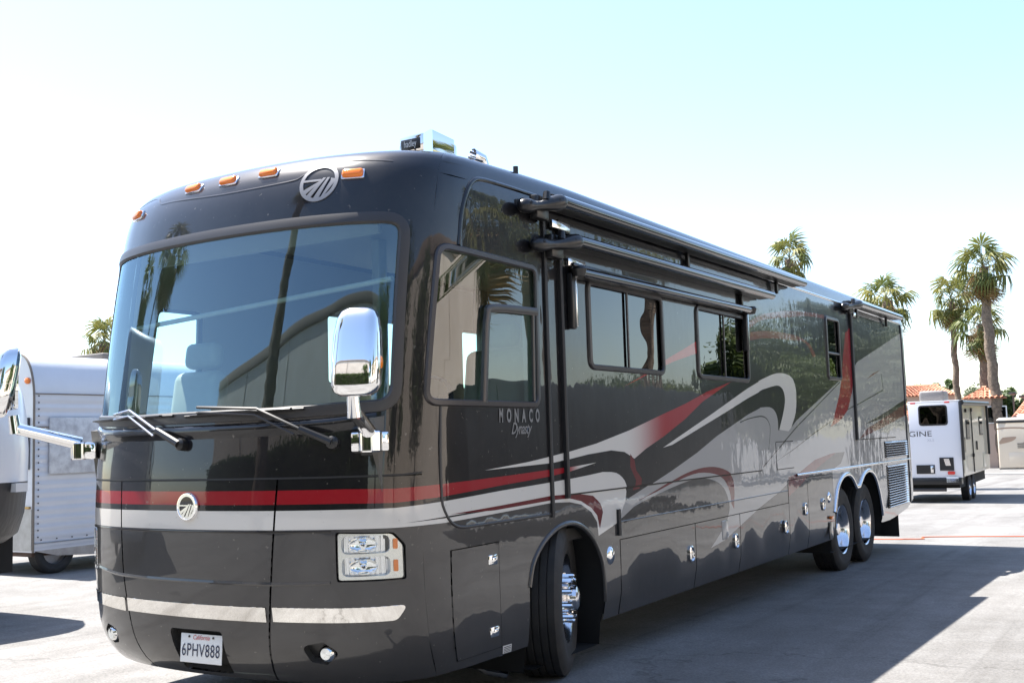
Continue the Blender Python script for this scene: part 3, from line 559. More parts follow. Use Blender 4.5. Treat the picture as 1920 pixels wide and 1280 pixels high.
# wheels
def tyre_mesh(R=.5, w=.30, rim=.29):
    pr = [(rim, -w * .42), (rim + .02, -w * .47), (rim + .10, -w * .5), (R - .06, -w * .49), (R - .02, -w * .44)]
    for k in range(5):
        a = -w * .42 + k * w * .168; b_ = a + w * .135; pr += [(R, a), (R, b_)]
        if k < 4: pr += [(R - .013, b_ + .002), (R - .013, a + w * .168 - .002)]
    pr += [(R - .02, w * .44), (R - .06, w * .49), (R - .045 - .04, w * .498), (rim + .11, w * .5), (rim + .10, w * .49), (rim + .02, w * .47), (rim, w * .42)]
    mb = MB(); mb.lathe(pr, (0, 0, 0), (1, 0, 0), 48); return mb.mesh('tyre', M['tyre'], 30)
TY = tyre_mesh()
def wheel(loc, rz, style, sgn=1):
    w = empty('wheel', loc, rz); w.parent = RV; link('tyre', TY, w)
    s_ = sgn
    if style == 'front':
        pr = [(.296, .125), (.288, .135), (.262, .118), (.25, .07), (.235, .068), (.22, .085), (.17, .10), (.12, .102), (.118, .15), (.10, .158), (.085, .16), (.08, .20), (.055, .215), (0, .218)]
    else:
        pr = [(.300, .125), (.292, .137), (.268, .12), (.255, .06), (.235, .0), (.20, -.03), (.14, -.035), (.125, -.03), (.12, .01), (.10, .03), (.09, .05), (.07, .085), (0, .09)]
    mb = MB(); mb.lathe([(r, h * s_) for r, h in pr], (0, 0, 0), (1, 0, 0), 40); mb.build('rim', M['chrome_soft'], w, 50)
    MB().lathe([(.28, -.12 * s_), (.2, -.13 * s_), (0, -.13 * s_)], (0, 0, 0), (1, 0, 0), 20).build('brake_drum', M['dark'], w)
    n = 10; hx = .10 if style == 'front' else -.035; L = .085 if style == 'front' else .05; Rr = .145 if style == 'front' else .165
    nut = MB().lathe([(.018, 0), (.021, .004 * s_), (.017, .012 * s_), (.017, L * .8 * s_), (.014, L * .95 * s_), (0, L * s_)], (0, 0, 0), (1, 0, 0), 8).mesh('lug_nut', M['chrome'])
    for k in range(n):
        a = 2 * PI * k / n + .2; o = link('lug_nut', nut, w); o.location = (hx * s_, Rr * math.cos(a), Rr * math.sin(a))
    if style == 'front':
        hole = MB().lathe([(.028, .0), (.022, -.01 * s_), (0, -.012 * s_)], (0, 0, 0), (1, 0, 0), 10).mesh('hand_hole', M['dark'])
        for k in range(n):
            a = 2 * PI * k / n; o = link('hand_hole', hole, w); o.location = (.0855 * s_, .213 * math.cos(a), .213 * math.sin(a))
    return w
wheel((1.06, 1.76, .645), math.radians(21), 'front'); wheel((-1.06, 1.76, .645), math.radians(21), 'front', -1)
for y in (8.82, 9.94): wheel((1.045, y, .495), 0, 'rear'); wheel((-1.045, y, .495), 0, 'rear', -1)
MB().box((.45, 12.15, .10), (1.12, 12.18, .60), 0, .005).build('mud_flap', M['rubber'], RV)
mb = MB(); mb.tube([(.62, 1.25, .36), (.86, 1.30, .24), (.98, 1.36, .215)], .028, 10); mb.build('jack_foot', M['chrome_soft'], RV)
MB().box((.9, 1.02, .40), (1.14, 1.1, .455), 0, .01).build('jack_bracket', M['chrome_soft'], RV)

# headlights and fog lamps
M['lamp_silver'] = mat('lamp_housing_silver', (.75, .74, .70), .18, .75)
def headlight(sg):
    F = lambda pl: [(sg * a, b_) for a, b_ in pl]
    root = patch('headlight', F(HLR), M['blackplastic'], parent=RV, d=.04, off=-.05)
    bead('headlight_recess', F(HLR), [(0, -.055), (0, .002)], M['blackplastic'], root, True)
    inner = rpoly([(.972, 1.243), (1.245, 1.232), (1.297, 1.17), (1.298, 1.0), (.972, 1.002)], [.015, .04, .04, .015, .015])
    patch('headlight_housing', F(inner), M['lamp_silver'], [F(rpoly(rect(.99, 1.235, 1.135, 1.228), .035)), F(rpoly(rect(.99, 1.235, 1.018, 1.118), .035))], parent=root, d=.04, off=-.012)
    for (c0, c1) in ((1.135, 1.228), (1.018, 1.118)):
        r_ = F(rpoly(rect(.99, 1.235, c0, c1), .035)); bead('reflector_wall', r_, [(0, -.045), (0, -.011)], M['white_plastic'], root, True)
        patch('reflector_back', r_, M['chrome_soft'], parent=root, d=.03, off=-.043)
        p = SP(sg * 1.10, (c0 + c1) / 2, -.042); n_ = N(sg * 1.10, (c0 + c1) / 2); MB().lathe([(.006, .030), (.011, .027), (.012, .008), (.026, .010), (.040, .020), (.044, .030)], p, n_, 24, sc=(.95, 1.75)).build('reflector_bowl', M['chrome'], root)
        for k in range(9):
            cu = 1.0 + k * .027; bead('reflector_flute', [(sg * cu, c0 + .006), (sg * cu, c1 - .006)], [(.006, -.043), (0, -.035), (-.006, -.043)], M['chrome'], root)
        patch('amber_lamp', F(rpoly(rect(1.250, 1.272, c0 + .018, c1 - .022), .006)), M['amber'], parent=root, d=.03, off=-.006, skirt=.01)
    patch('headlight_lens', F(inner), M['lens'], parent=root, d=.04, off=.004, skirt=.012)
    f = FGR if sg > 0 else FGL; fr = patch('fog_lamp_recess', f, M['blackplastic'], parent=RV, d=.03, off=-.045); bead('recess_wall', f, [(0, -.046), (0, .001)], M['charcoal'], fr, True)
    p = SP(sg * .865, .615, -.03); MB().lathe([(0, .035), (.03, .032), (.044, .02), (.05, .0), (.05, -.02)], p, (sg * .18, -1, -.05), 20).build('fog_lamp', M['chrome'], fr)
    MB().lathe([(0, .042), (.028, .038), (.040, .026)], p, (sg * .18, -1, -.05), 20).build('fog_lens', M['lens'], fr)
headlight(1); headlight(-1)
# number plate in its recess
pr_ = patch('plate_recess', PLR, M['dark'], parent=RV, d=.05, off=-.05); bead('recess_wall', PLR, [(0, -.05), (0, .001)], M['charcoal'], pr_, True)
PL = empty('number_plate', (.055, S(.055, .60)[1] - .012, .612)); PL.parent = RV; PL.rotation_euler = (math.radians(-4), 0, math.radians(2))
MB().box((-.155, 0, -.078), (.155, .006, .078), 0, .002).build('plate_sheet', mat('plate_white', (.78, .78, .76), .4), PL)
onpl = lambda a, b_, t_: (a, -.0035, b_)
text('plate_number', '6PHV888', .098, lambda a, b_, t_: (a, -.003, b_ - .042), mat('plate_ink', (.02, .025, .06), .5), PL, sx=.72, spacing=1.08)
text('plate_state', 'California', .036, lambda a, b_, t_: (a, -.003, b_ + .048), mat('plate_red', (.5, .03, .03), .5), PL, sx=.9, shear=.3)
for a in (-.09, .09): MB().lathe([(.007, 0), (.006, .004), (0, .005)], (a, -.001, .062), (0, -1, 0), 8).build('plate_screw', M['frame'], PL)

# emblems
def emblem(u0, v0, R, m, disc, parent, h=.006):
    def P2(x, y): return (u0 + x * R, v0 + y * R)
    circ = lambda r, n=36: [P2(r * math.cos(2 * PI * k / n), r * math.sin(2 * PI * k / n)) for k in range(n)]
    root = patch('emblem', circ(1), m, [circ(.82)], parent=parent, d=.03, off=h, skirt=.006)
    if disc: patch('emblem_disc', circ(.83), M['black'], parent=root, d=.03, off=h - .003)
    bars = [[(-.84, .14), (.10, .14), (.16, .04), (-.86, .04)],
            [(.20, .20), (.34, .20), (-.30, -.80), (-.52, -.68)], [(.02, .02), (.12, .02), (-.60, -.62), (-.76, -.40)],
            [(.42, .20), (.54, .20), (.14, -.84), (-.14, -.84)], [(.60, .16), (.84, .10), (.86, -.02), (.42, -.72), (.26, -.80), (.62, .02)]]
    for q in bars: patch('emblem_bar', [P2(*p_) for p_ in q], m, parent=root, d=.03, off=h, skirt=.005)
    return root
emblem(.716, 3.178, .118, M['emblem'], False, RV)
em = emblem(.023, 1.390, .068, M['lamp_silver'], True, RV, .014)
bead('emblem_ring', [(.023 + .070 * math.cos(2 * PI * k / 30), 1.39 + .070 * math.sin(2 * PI * k / 30)) for k in range(30)], halfround(.018, .018), M['chrome'], em, True)

# clearance lamps along the brow
for u, v in ((-.885, 3.206), (-.285, 3.293), (.028, 3.29), (.338, 3.297), (.915, 3.209)):
    o = MB(); o.box((-.062, -.026, -.012), (.062, .026, .026), 0, .016, seg=3); lm = o.build('clearance_lamp', M['amber'], RV)
    n_ = Vector(N(u, v)); tu = (Vector(S(u + .01, v)) - Vector(S(u - .01, v))).normalized(); tv = n_.cross(tu)
    lm.matrix_local = Matrix(((tu.x, tv.x, n_.x, 0), (tu.y, tv.y, n_.y, 0), (tu.z, tv.z, n_.z, 0), (0, 0, 0, 1))); lm.location = SP(u, v, .004)
    bs = MB(); bs.box((-.068, -.031, -.014), (.068, .031, .004), 0, .006); link('lamp_base', bs.mesh('lamp_base', M['chrome_soft']), lm)

# mirrors
def mirror(sg):
    root = empty('mirror', (0, 0, 0)); root.parent = RV
    b0 = Vector((sg * 1.125, -.165, 1.717)); nrm = Vector(N(sg * 1.125, 1.717)); tu = Vector((-nrm.y, nrm.x, 0)).normalized()
    X = Matrix(((tu.x, nrm.x, 0, b0.x), (tu.y, nrm.y, 0, b0.y), (0, 0, 1, b0.z), (0, 0, 0, 1)))
    MB().box((-.10, -.05, -.052), (.10, .022, .052), 0, .012, X).build('mirror_base', M['chrome'], root)
    MB().lathe([(0, .056), (.058, .054), (.064, .046), (.064, -.046), (.058, -.054), (0, -.056)], X @ Vector((0, .045, 0)), (0, 0, 1), 28).build('mirror_hinge', M['chrome'], root)
    a0 = X @ Vector((0, .05, .045)); e = Vector((sg * 1.335, -.55, 1.925)); k = Vector((sg * 1.33, -.535, 1.865))
    MB().tube([a0, a0.lerp(k, .5), k], [.040, .037, .034], 18).build('mirror_arm', M['chrome'], root)
    MB().tube([k + Vector((0, 0, -.03)), e + Vector((0, 0, .02))], [.036, .03], 18).build('mirror_knuckle', M['chrome'], root)
    # shell: tapered rounded box, swept back at the top
    mb = MB(); n = 36; rings = []
    prof2 = [(-.222, .02, .02), (-.218, .075, .045), (-.200, .102, .068), (-.165, .117, .082), (-.05, .119, .088), (.08, .113, .084), (.155, .102, .074), (.192, .086, .058), (.210, .062, .036), (.216, .02, .012)]
    ca, sa = math.cos(sg * .42), math.sin(sg * .42)
    for zz, hw, hd in prof2:
        for j in range(n):
            a = 2 * PI * j / n; cx = math.cos(a); sy = math.sin(a); x = hw * abs(cx) ** .45 * (1 if cx > 0 else -1); y = hd * abs(sy) ** .6 * (1 if sy > 0 else -1)
            y = (y if y < 0 else y * .75) + zz * .20
            mb.v.append((sg * 1.392 + x * ca - y * sa, -.575 + x * sa + y * ca, 2.152 + zz))
    for i in range(len(prof2) - 1):
        for j in range(n): mb.f.append((i * n + j, i * n + (j + 1) % n, (i + 1) * n + (j + 1) % n, (i + 1) * n + j)); mb.m.append(0)
    mb.f.append(tuple(range(n))[::-1]); mb.m.append(0); mb.f.append(tuple(range((len(prof2) - 1) * n, len(prof2) * n))); mb.m.append(0)
    mb.build('mirror_shell', M['chrome'], root, 60)
    X2 = Matrix(((ca, -sa, 0, sg * 1.392), (sa, ca, 0, -.575), (0, 0, 1, 2.152), (0, 0, 0, 1)))
    MB().box((-.09, .045, -.17), (.09, .066, .15), 0, .02, X2 @ Matrix.Shear('XZ', 4, (0, 0)) if False else X2).build('mirror_glass', mat('mirror_face', (.75, .78, .8), .02, 1), root)
    MB().lathe([(0, .012), (.02, .01), (.026, 0)], X2 @ Vector((sg * .110, -.02, -.06)), X2.to_3x3() @ Vector((sg, -.25, 0)), 14, sc=(1.5, 1)).build('indicator_lamp', M['amber'], root)
mirror(1); mirror(-1)

# wipers
def wiper(piv, elbow, tip, b0, b1):
    root = empty('wiper'); root.parent = RV
    p = Vector(SP(*piv, .015)); MB().lathe([(.035, -.02), (.034, .02), (.02, .03), (0, .032)], p, N(*piv), 14).build('wiper_pivot', M['blackplastic'], root)
    pts = [SP(*piv, .04), SP((piv[0] * .6 + elbow[0] * .4), (piv[1] * .6 + elbow[1] * .4), .055), SP(*elbow, .06), SP(*tip, .05)]
    MB().tube([pts[0], pts[1]], [.022, .018], 8).build('wiper_arm_root', M['blackplastic'], root)
    MB().tube(pts[1:], .0085, 6).build('wiper_arm', M['chrome_soft'] if piv[0] < .5 else M['blackplastic'], root)
    off2 = [(a + .0, b_) for a, b_ in (elbow, tip)]
    MB().tube([SP(piv[0] * .6 + elbow[0] * .4 - .03, piv[1] * .6 + elbow[1] * .4 - .03, .05), SP(elbow[0] - .015, elbow[1] - .032, .055), SP(tip[0], tip[1] - .03, .05)], .007, 6).build('wiper_link', M['chrome_soft'] if piv[0] < .5 else M['blackplastic'], root)
    bl = [(b0[0] + (b1[0] - b0[0]) * k / 12, b0[1] + (b1[1] - b0[1]) * k / 12) for k in range(13)]
    MB().tube([SP(*q, .022) for q in bl], .008, 6).build('wiper_blade', M['rubber'], root)
    for k in range(1, 12, 2): MB().tube([SP(*bl[k], .024), SP(bl[k][0], bl[k][1], .042)], .006, 5).build('blade_claw', M['blackplastic'], root)
    MB().tube([SP(*q, .045) for q in bl[1:12]], .006, 6).build('blade_carrier', M['blackplastic'], root)
wiper((-.036, 1.732), (-.475, 1.935), (-.66, 1.918), (-1.17, 1.895), (-.12, 1.895))
wiper((.945, 1.716), (.52, 1.905), (.10, 1.93), (-.02, 1.885), (.78, 1.90))

# roof furniture
HN = empty('air_horn', (1.0, .56, 3.415)); HN.parent = RV
MB().box((-.15, -.06, -.03), (.04, .30, .125), 0, .02).build('horn_body', M['chrome'], HN)
MB().prism(rpoly([(.042, -.03), (.042, .11), (.065, .12), (.095, .128), (.108, .124), (.108, -.03)], .01), lambda a, b_, t_: (a, t_ , b_ * (1 - .12 * (t_ + .06) / .28)), -.065, .16).build('horn_bell', M['chrome'], HN)
MB().box((-.125, -.066, .03), (.015, -.061, .095), 0, .002).build('horn_badge', M['blackplastic'], HN)
text('badge_lettering', 'hadley', .058, lambda a, b_, t_: (-.055 + a, -.0685, .046 + b_), M['white_plastic'], HN, sx=.62)
MB().tube([(1.14, 1.02, 3.40), (1.13, 1.0, 3.46), (1.10, .93, 3.47)], [.03, .035, .05], 12, caps=False).build('horn_bell', M['chrome'], RV)
MB().tube([(1.18, 1.32, 3.38), (1.18, 1.32, 3.47)], .018, 10).build('roof_vent_pipe', M['blackplastic'], RV)
for y in (5.3, 9.4):
    a = MB(); a.box((-.36, y, 3.47), (.36, y + 1.05, 3.66), 0, .08, seg=3); a.build('roof_air_conditioner', M['white_plastic'], RV)
MB().box((.75, 5.0, 3.44), (1.02, 6.4, 3.515), 0, .02).build('roof_pod', M['white_plastic'], RV)

# awnings
def topper(name, y0, y1, x, z0, z1, r, lobe, arms, drop=.035):
    root = empty(name); root.parent = RV
    zz = lambda y: z0 + (z1 - z0) * (y - y0) / (y1 - y0)
    MB().tube([(x, y0, z0), (x, y1, z1)], r, 20).build('roller_tube', M['awning'], root)
    mb = MB(); mb.add([(1.288, y0, z0 + .075), (x, y0, z0 + r * .98), (1.288, y1, z1 + .075), (x, y1, z1 + r * .98), (1.288, y0, z0 + .071), (x, y0, z0 + r * .9), (1.288, y1, z1 + .071), (x, y1, z1 + r * .9)], [(0, 1, 3, 2), (4, 6, 7, 5), (0, 4, 5, 1), (2, 3, 7, 6)]); mb.build('awning_fabric', M['awning_cloth'], root)
    mb = MB(); mb.add([(1.288, y0 + .02, z0 + .06), (x - r * .3, y0 + .02, z0 + r * .4), (x - r * .2, y0 + .02, z0 - r * .8), (1.288, y0 + .02, z0 - drop), (1.288, y1 - .02, z1 + .06), (x - r * .3, y1 - .02, z1 + r * .4), (x - r * .2, y1 - .02, z1 - r * .8), (1.288, y1 - .02, z1 - drop)], [(0, 1, 2, 3), (7, 6, 5, 4), (0, 4, 5, 1), (1, 5, 6, 2), (2, 6, 7, 3)]); mb.build('awning_housing', M['blackplastic'], root)
    la = Vector((1.318, lobe[0] - .05, lobe[1])); lb = Vector((x, y0 + .015, z0)); cp = MB()
    st = [(0, .012), (.03, .034), (.09, .046), (.2, .048), (.3, .038), (.42, .030), (.55, .034), (.68, .044), (.8, .052), (.9, .054), (.97, .050), (1, .043)]
    cp.tube([la.lerp(lb, f) + Vector((0, 0, -.012 * math.sin(PI * f))) for f, _ in st], [r_ for _, r_ in st], 18)
    md = la.lerp(lb, .62); cp.box((1.282, md.y - .07, md.z - .10), (1.345, md.y + .09, md.z + .055), 0, .014); cp.tube([(md.x, md.y, md.z + .02), (md.x, md.y + .01, md.z + .075)], [.03, .022], 10)
    for q in (.2, .86): p_ = la.lerp(lb, q); cp.lathe([(.012, .048), (.010, .056), (0, .057)], p_, (.75, -.6, .1), 8)
    cp.build('end_bracket', M['blackplastic'], root)
    MB().ell((x, y1, z1), (r, .02, r)).build('end_cap', M['awning'], root)
    mb = MB(); mb.box((1.288, y0 + .05, z0 - .15), (1.31, y0 + .30, z0 - .095), 0, .004); mb.build('wall_bracket', M['chrome_soft'], root)
    for y in arms: MB().box((1.288, y - .02, zz(y) - .16), (1.32, y + .02, zz(y) + .0), 0, .006).build('support_arm', M['blackplastic'], root)
    return root
M['awning'] = mat('awning_metal_black', (.02, .02, .023), .12, .6, .8, .05); M['awning_cloth'] = mat('awning_vinyl', (.30, .29, .27), .45)
topper('slide_topper', 1.504, 6.93, 1.41, 3.240, 3.281, .040, (1.17, 3.16), (3.9, 6.3))
topper('slide_topper', 1.711, 5.806, 1.41, 3.008, 3.040, .040, (1.31, 2.935), (5.2,))
topper('slide_topper', 9.40, 11.82, 1.40, 3.285, 3.30, .040, (8.9, 3.21), (9.6, 11.3))
wa = empty('window_awning'); wa.parent = RV
MB().tube([(1.375, 1.80, 2.812), (1.375, 5.25, 2.85)], .030, 14).build('roller_tube', M['awning'], wa)
MB().box((1.288, 1.80, 2.845), (1.33, 5.25, 2.885), 0, .008).build('awning_rail', M['awning'], wa)
mb = MB(); mb.add([(1.30, 1.8, 2.88), (1.375, 1.8, 2.84), (1.375, 5.25, 2.878), (1.30, 5.25, 2.885), (1.30, 1.8, 2.78), (1.36, 1.8, 2.79), (1.36, 5.25, 2.82), (1.30, 5.25, 2.82)], [(0, 1, 2, 3), (4, 7, 6, 5)]); mb.build('awning_fabric', M['blackplastic'], wa)
for y, z in ((1.79, 2.81), (5.27, 2.845)):
    MB().lathe([(.0, -.02), (.045, -.018), (.055, .0), (.04, .05), (.0, .055)], (1.37, y, z + .02), (0, 0, -1), 14).build('end_bracket', M['blackplastic'], wa)
    MB().box((1.288, y - .035, z - .38), (1.335, y + .025, z), 0, .012).build('awning_arm', M['blackplastic'], wa)
    MB().box((1.288, y + .03, z - .36), (1.325, y + .06, z), 0, .006).build('awning_arm', M['chrome_soft'], wa)
# interior seen through the glass
it = empty('cab_interior'); it.parent = RV
MB().box((-1.2, .50, 1.02), (1.2, 4.6, 1.10)).build('cab_floor', M['carpet'], it)
MB().box((-1.10, .55, 3.20), (1.10, 4.6, 3.24)).build('headliner', M['trimbeige'], it)
mb = MB(); mb.box((-1.235, 4.5, 1.05), (1.235, 4.56, 3.24)); mb.build('partition', M['trimbeige'], it)
for s_, hol in ((1, CABWIN), (-1, PW)):
    patch('inner_lining', rect(1.40, 2.62, 1.3, 3.2) if s_ > 0 else rect(-5.4, -1.40, 1.3, 3.2), M['trimbeige'], [hol] + (PWS[:2] if s_ < 0 else []), parent=it, d=.2, off=-.035, gu=[1.6, 1.8, 2.0, 2.3, -1.6, -2.0, -2.4, -3], gv=[1.6, 2, 2.4, 2.8, 3.1])
dash = [(-.30, 1.84), (-.15, 1.86), (-.02, 1.84), (.03, 1.62), (.05, 1.10), (-.2, 1.10)]
MB().prism(dash, lambda a, b_, t_: (t_, a + .06 + .10 * (t_ / 1.15) ** 2, b_), -1.14, 1.14).build('dashboard', mat('dash_vinyl', (.10, .095, .085), .6), it)
MB().tube([(-1.05, .13, 2.50), (1.07, .13, 2.615)], .016, 8).build('shade_roller', M['leather'], it)
MB().box((-.92, .20, 2.90), (.92, .24, 3.18), 0, .01).build('overhead_cabinet', M['trimbeige'], it)
for x in (-.25, 1.02): MB().box((x, 1.6, 1.1), (x + .07, 1.7, 3.22), 0, .01).build('cabin_post', M['leather'], it)
MB().box((-1.2, 2.6, 1.1), (-.55, 4.4, 2.05), 0, .06).build('sofa', M['leather'], it)
MB().box((.7, 2.8, 2.55), (1.2, 4.4, 3.2), 0, .02).build('wall_cabinet', M['trimbeige'], it)
def seat(x, y, h, w=.27):
    s_ = empty('cab_seat', (x, y, 1.1)); s_.parent = it
    MB().box((-w, -.22, .35), (w, .27, .52), 0, .06, seg=3).build('seat_cushion', M['leather'], s_)
    X = Matrix.Translation((0, .28, .48)) @ Matrix.Rotation(math.radians(-9), 4, 'X')
    MB().box((-w, -.07, 0), (w, .09, h), 0, .075, X, 4).build('seat_back', M['leather'], s_)
    MB().box((-.15, -.05, h + .02), (.15, .07, h + .2), 0, .05, X, 3).build('head_rest', M['leather'], s_)
    for q in (-w - .02, w + .02): MB().box((q - .04, -.2, .62), (q + .04, .25, .70), 0, .03).build('arm_rest', M['leather'], s_)
    MB().cyl((0, 0, 0), (0, 0, .36), .12, n=14).build('seat_pedestal', M['blackplastic'], s_)
seat(-.93, .20, .66, .22); seat(.62, 1.55, .78)
sw = MB(); R_ = .23
ring = [(.62 + R_ * math.cos(2 * PI * k / 28), .98 + R_ * .45 * math.sin(2 * PI * k / 28), 1.93 + R_ * .85 * math.sin(2 * PI * k / 28)) for k in range(29)]
sw.tube(ring, .016, 8, caps=False).tube([(.62, .98, 1.93), (.62, .55, 1.55)], .035, 8)
for k in range(3): sw.tube([(.62, .98, 1.93), ring[2 + k * 9]], .014, 6)
sw.build('steering_wheel', M['blackplastic'], it)
# ------------------------------------------------------------------ other vehicles on the lot
white_al = mat('white_aluminium', (.68, .69, .72), .34, .12, .3, .1, var=(3, .25, (.55, .56, .58)), bump=[((2, .6, 5), .004, 2)])
white_gel = mat('white_gelcoat', (.80, .80, .80), .25, 0, .4, .08, var=(1.5, .15, (.68, .67, .65)))
grime = mat('weathered_white', (.70, .70, .69), .5, var=(7, .8, (.36, .35, .36)))
greym = mat('weathered_alloy', (.42, .42, .43), .35, .7, var=(5, .6, (.25, .24, .23)))
sealant = mat('brown_seam', (.20, .17, .14), .7)
# vintage trailer: +x side at x = -8.39, end wall at y = 4.53
VT = tag(empty('vintage_trailer', (-8.39, 4.53, 0)), 'old white corrugated aluminium trailer with rounded roof, parked left of the motorhome', 'trailer')
def corrug(z): return .0035 * math.sin(z * 2 * PI / .115)
zs = lin(.42, 2.45, 140)
prof_x = [(corrug(z), z) for z in zs] + [(-.32 * (1 - math.cos(a)), 2.45 + .62 * math.sin(a)) for a in lin(.05, PI / 2, 14)]
mb = MB(); L_ = 5.5
mb.add([(x, 0, z) for x, z in prof_x] + [(x, L_, z) for x, z in prof_x], [(i, i + 1, len(prof_x) + i + 1, len(prof_x) + i) for i in range(len(prof_x) - 1)]); mb.build('side_skin', white_al, VT, 60)
mb = MB(); mb.add([(-.32, 0, 3.07), (-2.0, 0, 3.07), (-2.0, L_, 3.07), (-.32, L_, 3.07)], [(0, 1, 2, 3)]); mb.build('roof_skin', white_al, VT)
endp = [(0, .40), (0, 2.45)] + [(-.32 * (1 - math.cos(a)), 2.45 + .62 * math.sin(a)) for a in lin(.05, PI / 2, 14)] + [(-2.0, 3.07), (-2.3, 2.5), (-2.3, .40)]
MB().prism(endp, lambda a, b_, t_: (a - .004, t_, b_), -.02, .02).build('end_wall', white_al, VT)
mb = MB(); mb.tube([(x + .006, -.02, z) for x, z in endp[:17]], .016, 6); mb.build('corner_moulding', sealant, VT)
for z in (2.52, .52, 2.07): MB().tube([(.012, 0, z), (.012, L_, z)], .008, 6).build('seam_moulding', sealant if z > 1 else greym, VT)
rv = MB().lathe([(.012, 0), (.01, .006), (0, .008)], (0, 0, 0), (1, 0, 0), 6).mesh('rivet', M['frame'])
for k in range(9): o = link('rivet', rv, VT); o.location = (.008, .10 + k * .24, .56)
for k in range(22): o = link('rivet', rv, VT); o.location = (.01, .05, .6 + k * .09)
MB().box((.012, .20, 1.43), (.05, 2.3, 2.20), 0, .012).build('stone_guard', grime, VT)
MB().prism([(0, .42), (L_, .42), (L_, .30), (1.0, .28), (.35, .33)], lambda a, b_, t_: (t_, a, b_), -.03, .004).build('bottom_skirt', greym, VT)
MB().box((-.30, -.05, 1.50), (-.08, -.015, 2.20), 0, .01).build('jalousie_window', M['frame'], VT)
for k in range(7): MB().box((-.285, -.075, 1.53 + k * .092), (-.095, -.048, 1.60 + k * .092), 0, .004, None).build('glass_slat', M['glass_cab'], VT)
MB().ell((-.13, -.03, 2.70), (.06, .03, .045)).build('marker_lamp', M['amber'], VT)
MB().box((-.20, -.05, .98), (-.05, -.02, 1.01), 0, .005).build('door_handle', mat('brass', (.5, .32, .12), .4, .8), VT)
MB().box((-.9, -.03, .42), (-.02, -.022, .97)).build('lower_panel', greym, VT)
MB().box((-2.2, .0, .34), (-.05, 5.4, .42)).build('frame_rail', mat('rusty_frame', (.10, .055, .035), .85, var=(6, .7, (.03, .025, .02))), VT)
MB().tube([(-.75, -.02, .38), (-.75, -.05, .28), (-.70, -.08, .25), (-.65, -.05, .28)], .014, 6).build('chain_hook', greym, VT)
MB().box((-1.3, 1.5, 3.07), (-.55, 2.2, 3.19), 0, .03).build('roof_vent', mat('dark_vent', (.12, .11, .1), .6), VT)
for x in (-.12, -2.1):
    w = empty('wheel', (x, .35, gz(4.9) + .33 )); w.parent = VT; o = link('tyre', TY, w); o.scale = (.6, .62, .62); w.location.z -= .02
    MB().lathe([(.2, .07), (.17, .03), (.06, .04), (0, .05)], (0, 0, 0), (1, 0, 0), 20).build('rim', greym, w)
# rounded-nose trailer at the left edge
NT = tag(empty('caravan', (-4.55, 1.25, 0)), 'white caravan nose with dark ribbed lower half at the left edge', 'caravan')
pz = [(-.35, .86), (-.16, .95), (-.06, 1.15), (-.01, 1.45), (.0, 1.75), (-.03, 2.05), (-.10, 2.3), (-.25, 2.5), (-.5, 2.62)]
def nose(rng, name, m):
    mb = MB(); ny = 14; q = [p for p in pz if rng[0] <= p[1] <= rng[1]]; vs = []
    for x, z in q:
        for j in range(ny + 1):
            y = -.95 + 1.85 * j / ny; s_ = abs((y + .05) / .95); vs.append((x - .55 * s_ ** 3.2, y, z))
        vs.append((-4, .9, z)); vs.insert(len(vs) - ny - 2, (-4, -.95, z))
    n = ny + 3; mb.add(vs, [(i * n + j, i * n + j + 1, (i + 1) * n + j + 1, (i + 1) * n + j) for i in range(len(q) - 1) for j in range(n - 1)])
    if rng[1] > 2.5: mb.add([vs[(len(q) - 1) * n + j] for j in range(n)], [tuple(range(n))])
    if rng[0] < .9: mb.add([vs[j] for j in range(n)], [tuple(range(n))])
    return mb.build(name, m, NT, 50)
nose((.8, 1.5), 'lower_shell', mat('dark_ribbed_plastic', (.03, .03, .033), .5, bump=[((18, 18, .5), .006, 1)])); pz.insert(4, (-.008, 1.451)); nose((1.451, 3), 'upper_shell', white_gel)
MB().box((-.12, .40, 1.36), (.006, .52, 1.44)).build('sticker', M['white_plastic'], NT)
MB().box((-4, -.9, .55), (-.7, .85, .9)).build('underframe', M['dark'], NT)
for y in (-.8, .75):
    w = empty('wheel', (-2.6, y, gz(1.5) + .33)); w.parent = NT; o = link('tyre', TY, w); o.scale = (.62, .66, .66); o.rotation_euler = (0, 0, PI / 2)
# travel trailer on the right
tan_side = mat('champagne_siding', (.60, .56, .45), .3, 0, .5, .06, bump=[((1, .5, 2), .008, 1)])
TT = tag(empty('travel_trailer', (-.12, 25.95, 0), math.radians(1.5)), 'white travel trailer seen from behind, dark rear window, beyond the motorhome', 'trailer')
W_ = 2.45; H0, H1 = .34, 2.36
MB().box((-W_, 0, H0), (0, .03, H1), 0, .012).build('rear_wall', mat('white_rear_wall', (.78, .77, .80), .3, 0, .3, .08), TT)
MB().box((-W_ + .02, .03, H0 + .02), (-.004, 6.0, H1 - .04)).build('body', tan_side, TT)
MB().box((-W_, -.01, H1 - .03), (.01, 6.05, H1 + .015), 0, .01).build('roof', M['white_plastic'], TT)
MB().box((-.012, -.006, H0), (.014, .06, H1)).build('corner_trim', M['frame'], TT)
rw = MB().prism(rpoly(rect(-1.03, -.30, 1.72, 2.26), .09), lambda a, b_, t_: (a, t_, b_), -.012, .0).build('rear_window', M['blackplastic'], TT)
MB().prism(rpoly(rect(-.99, -.34, 1.76, 2.22), .07), lambda a, b_, t_: (a, t_, b_), -.018, -.010).build('pane', glassmat('smoked_glass', (.03, .03, .035), 1.6, .01), rw)
for x in (-1.22, -.36): MB().box((x, -.02, 2.31), (x + .13, .0, 2.345), 0, .006).build('marker_lamp', M['redlens'], TT)
onr = lambda x0, z0: (lambda a, b_, t_: (x0 + a, -.004, z0 + b_))
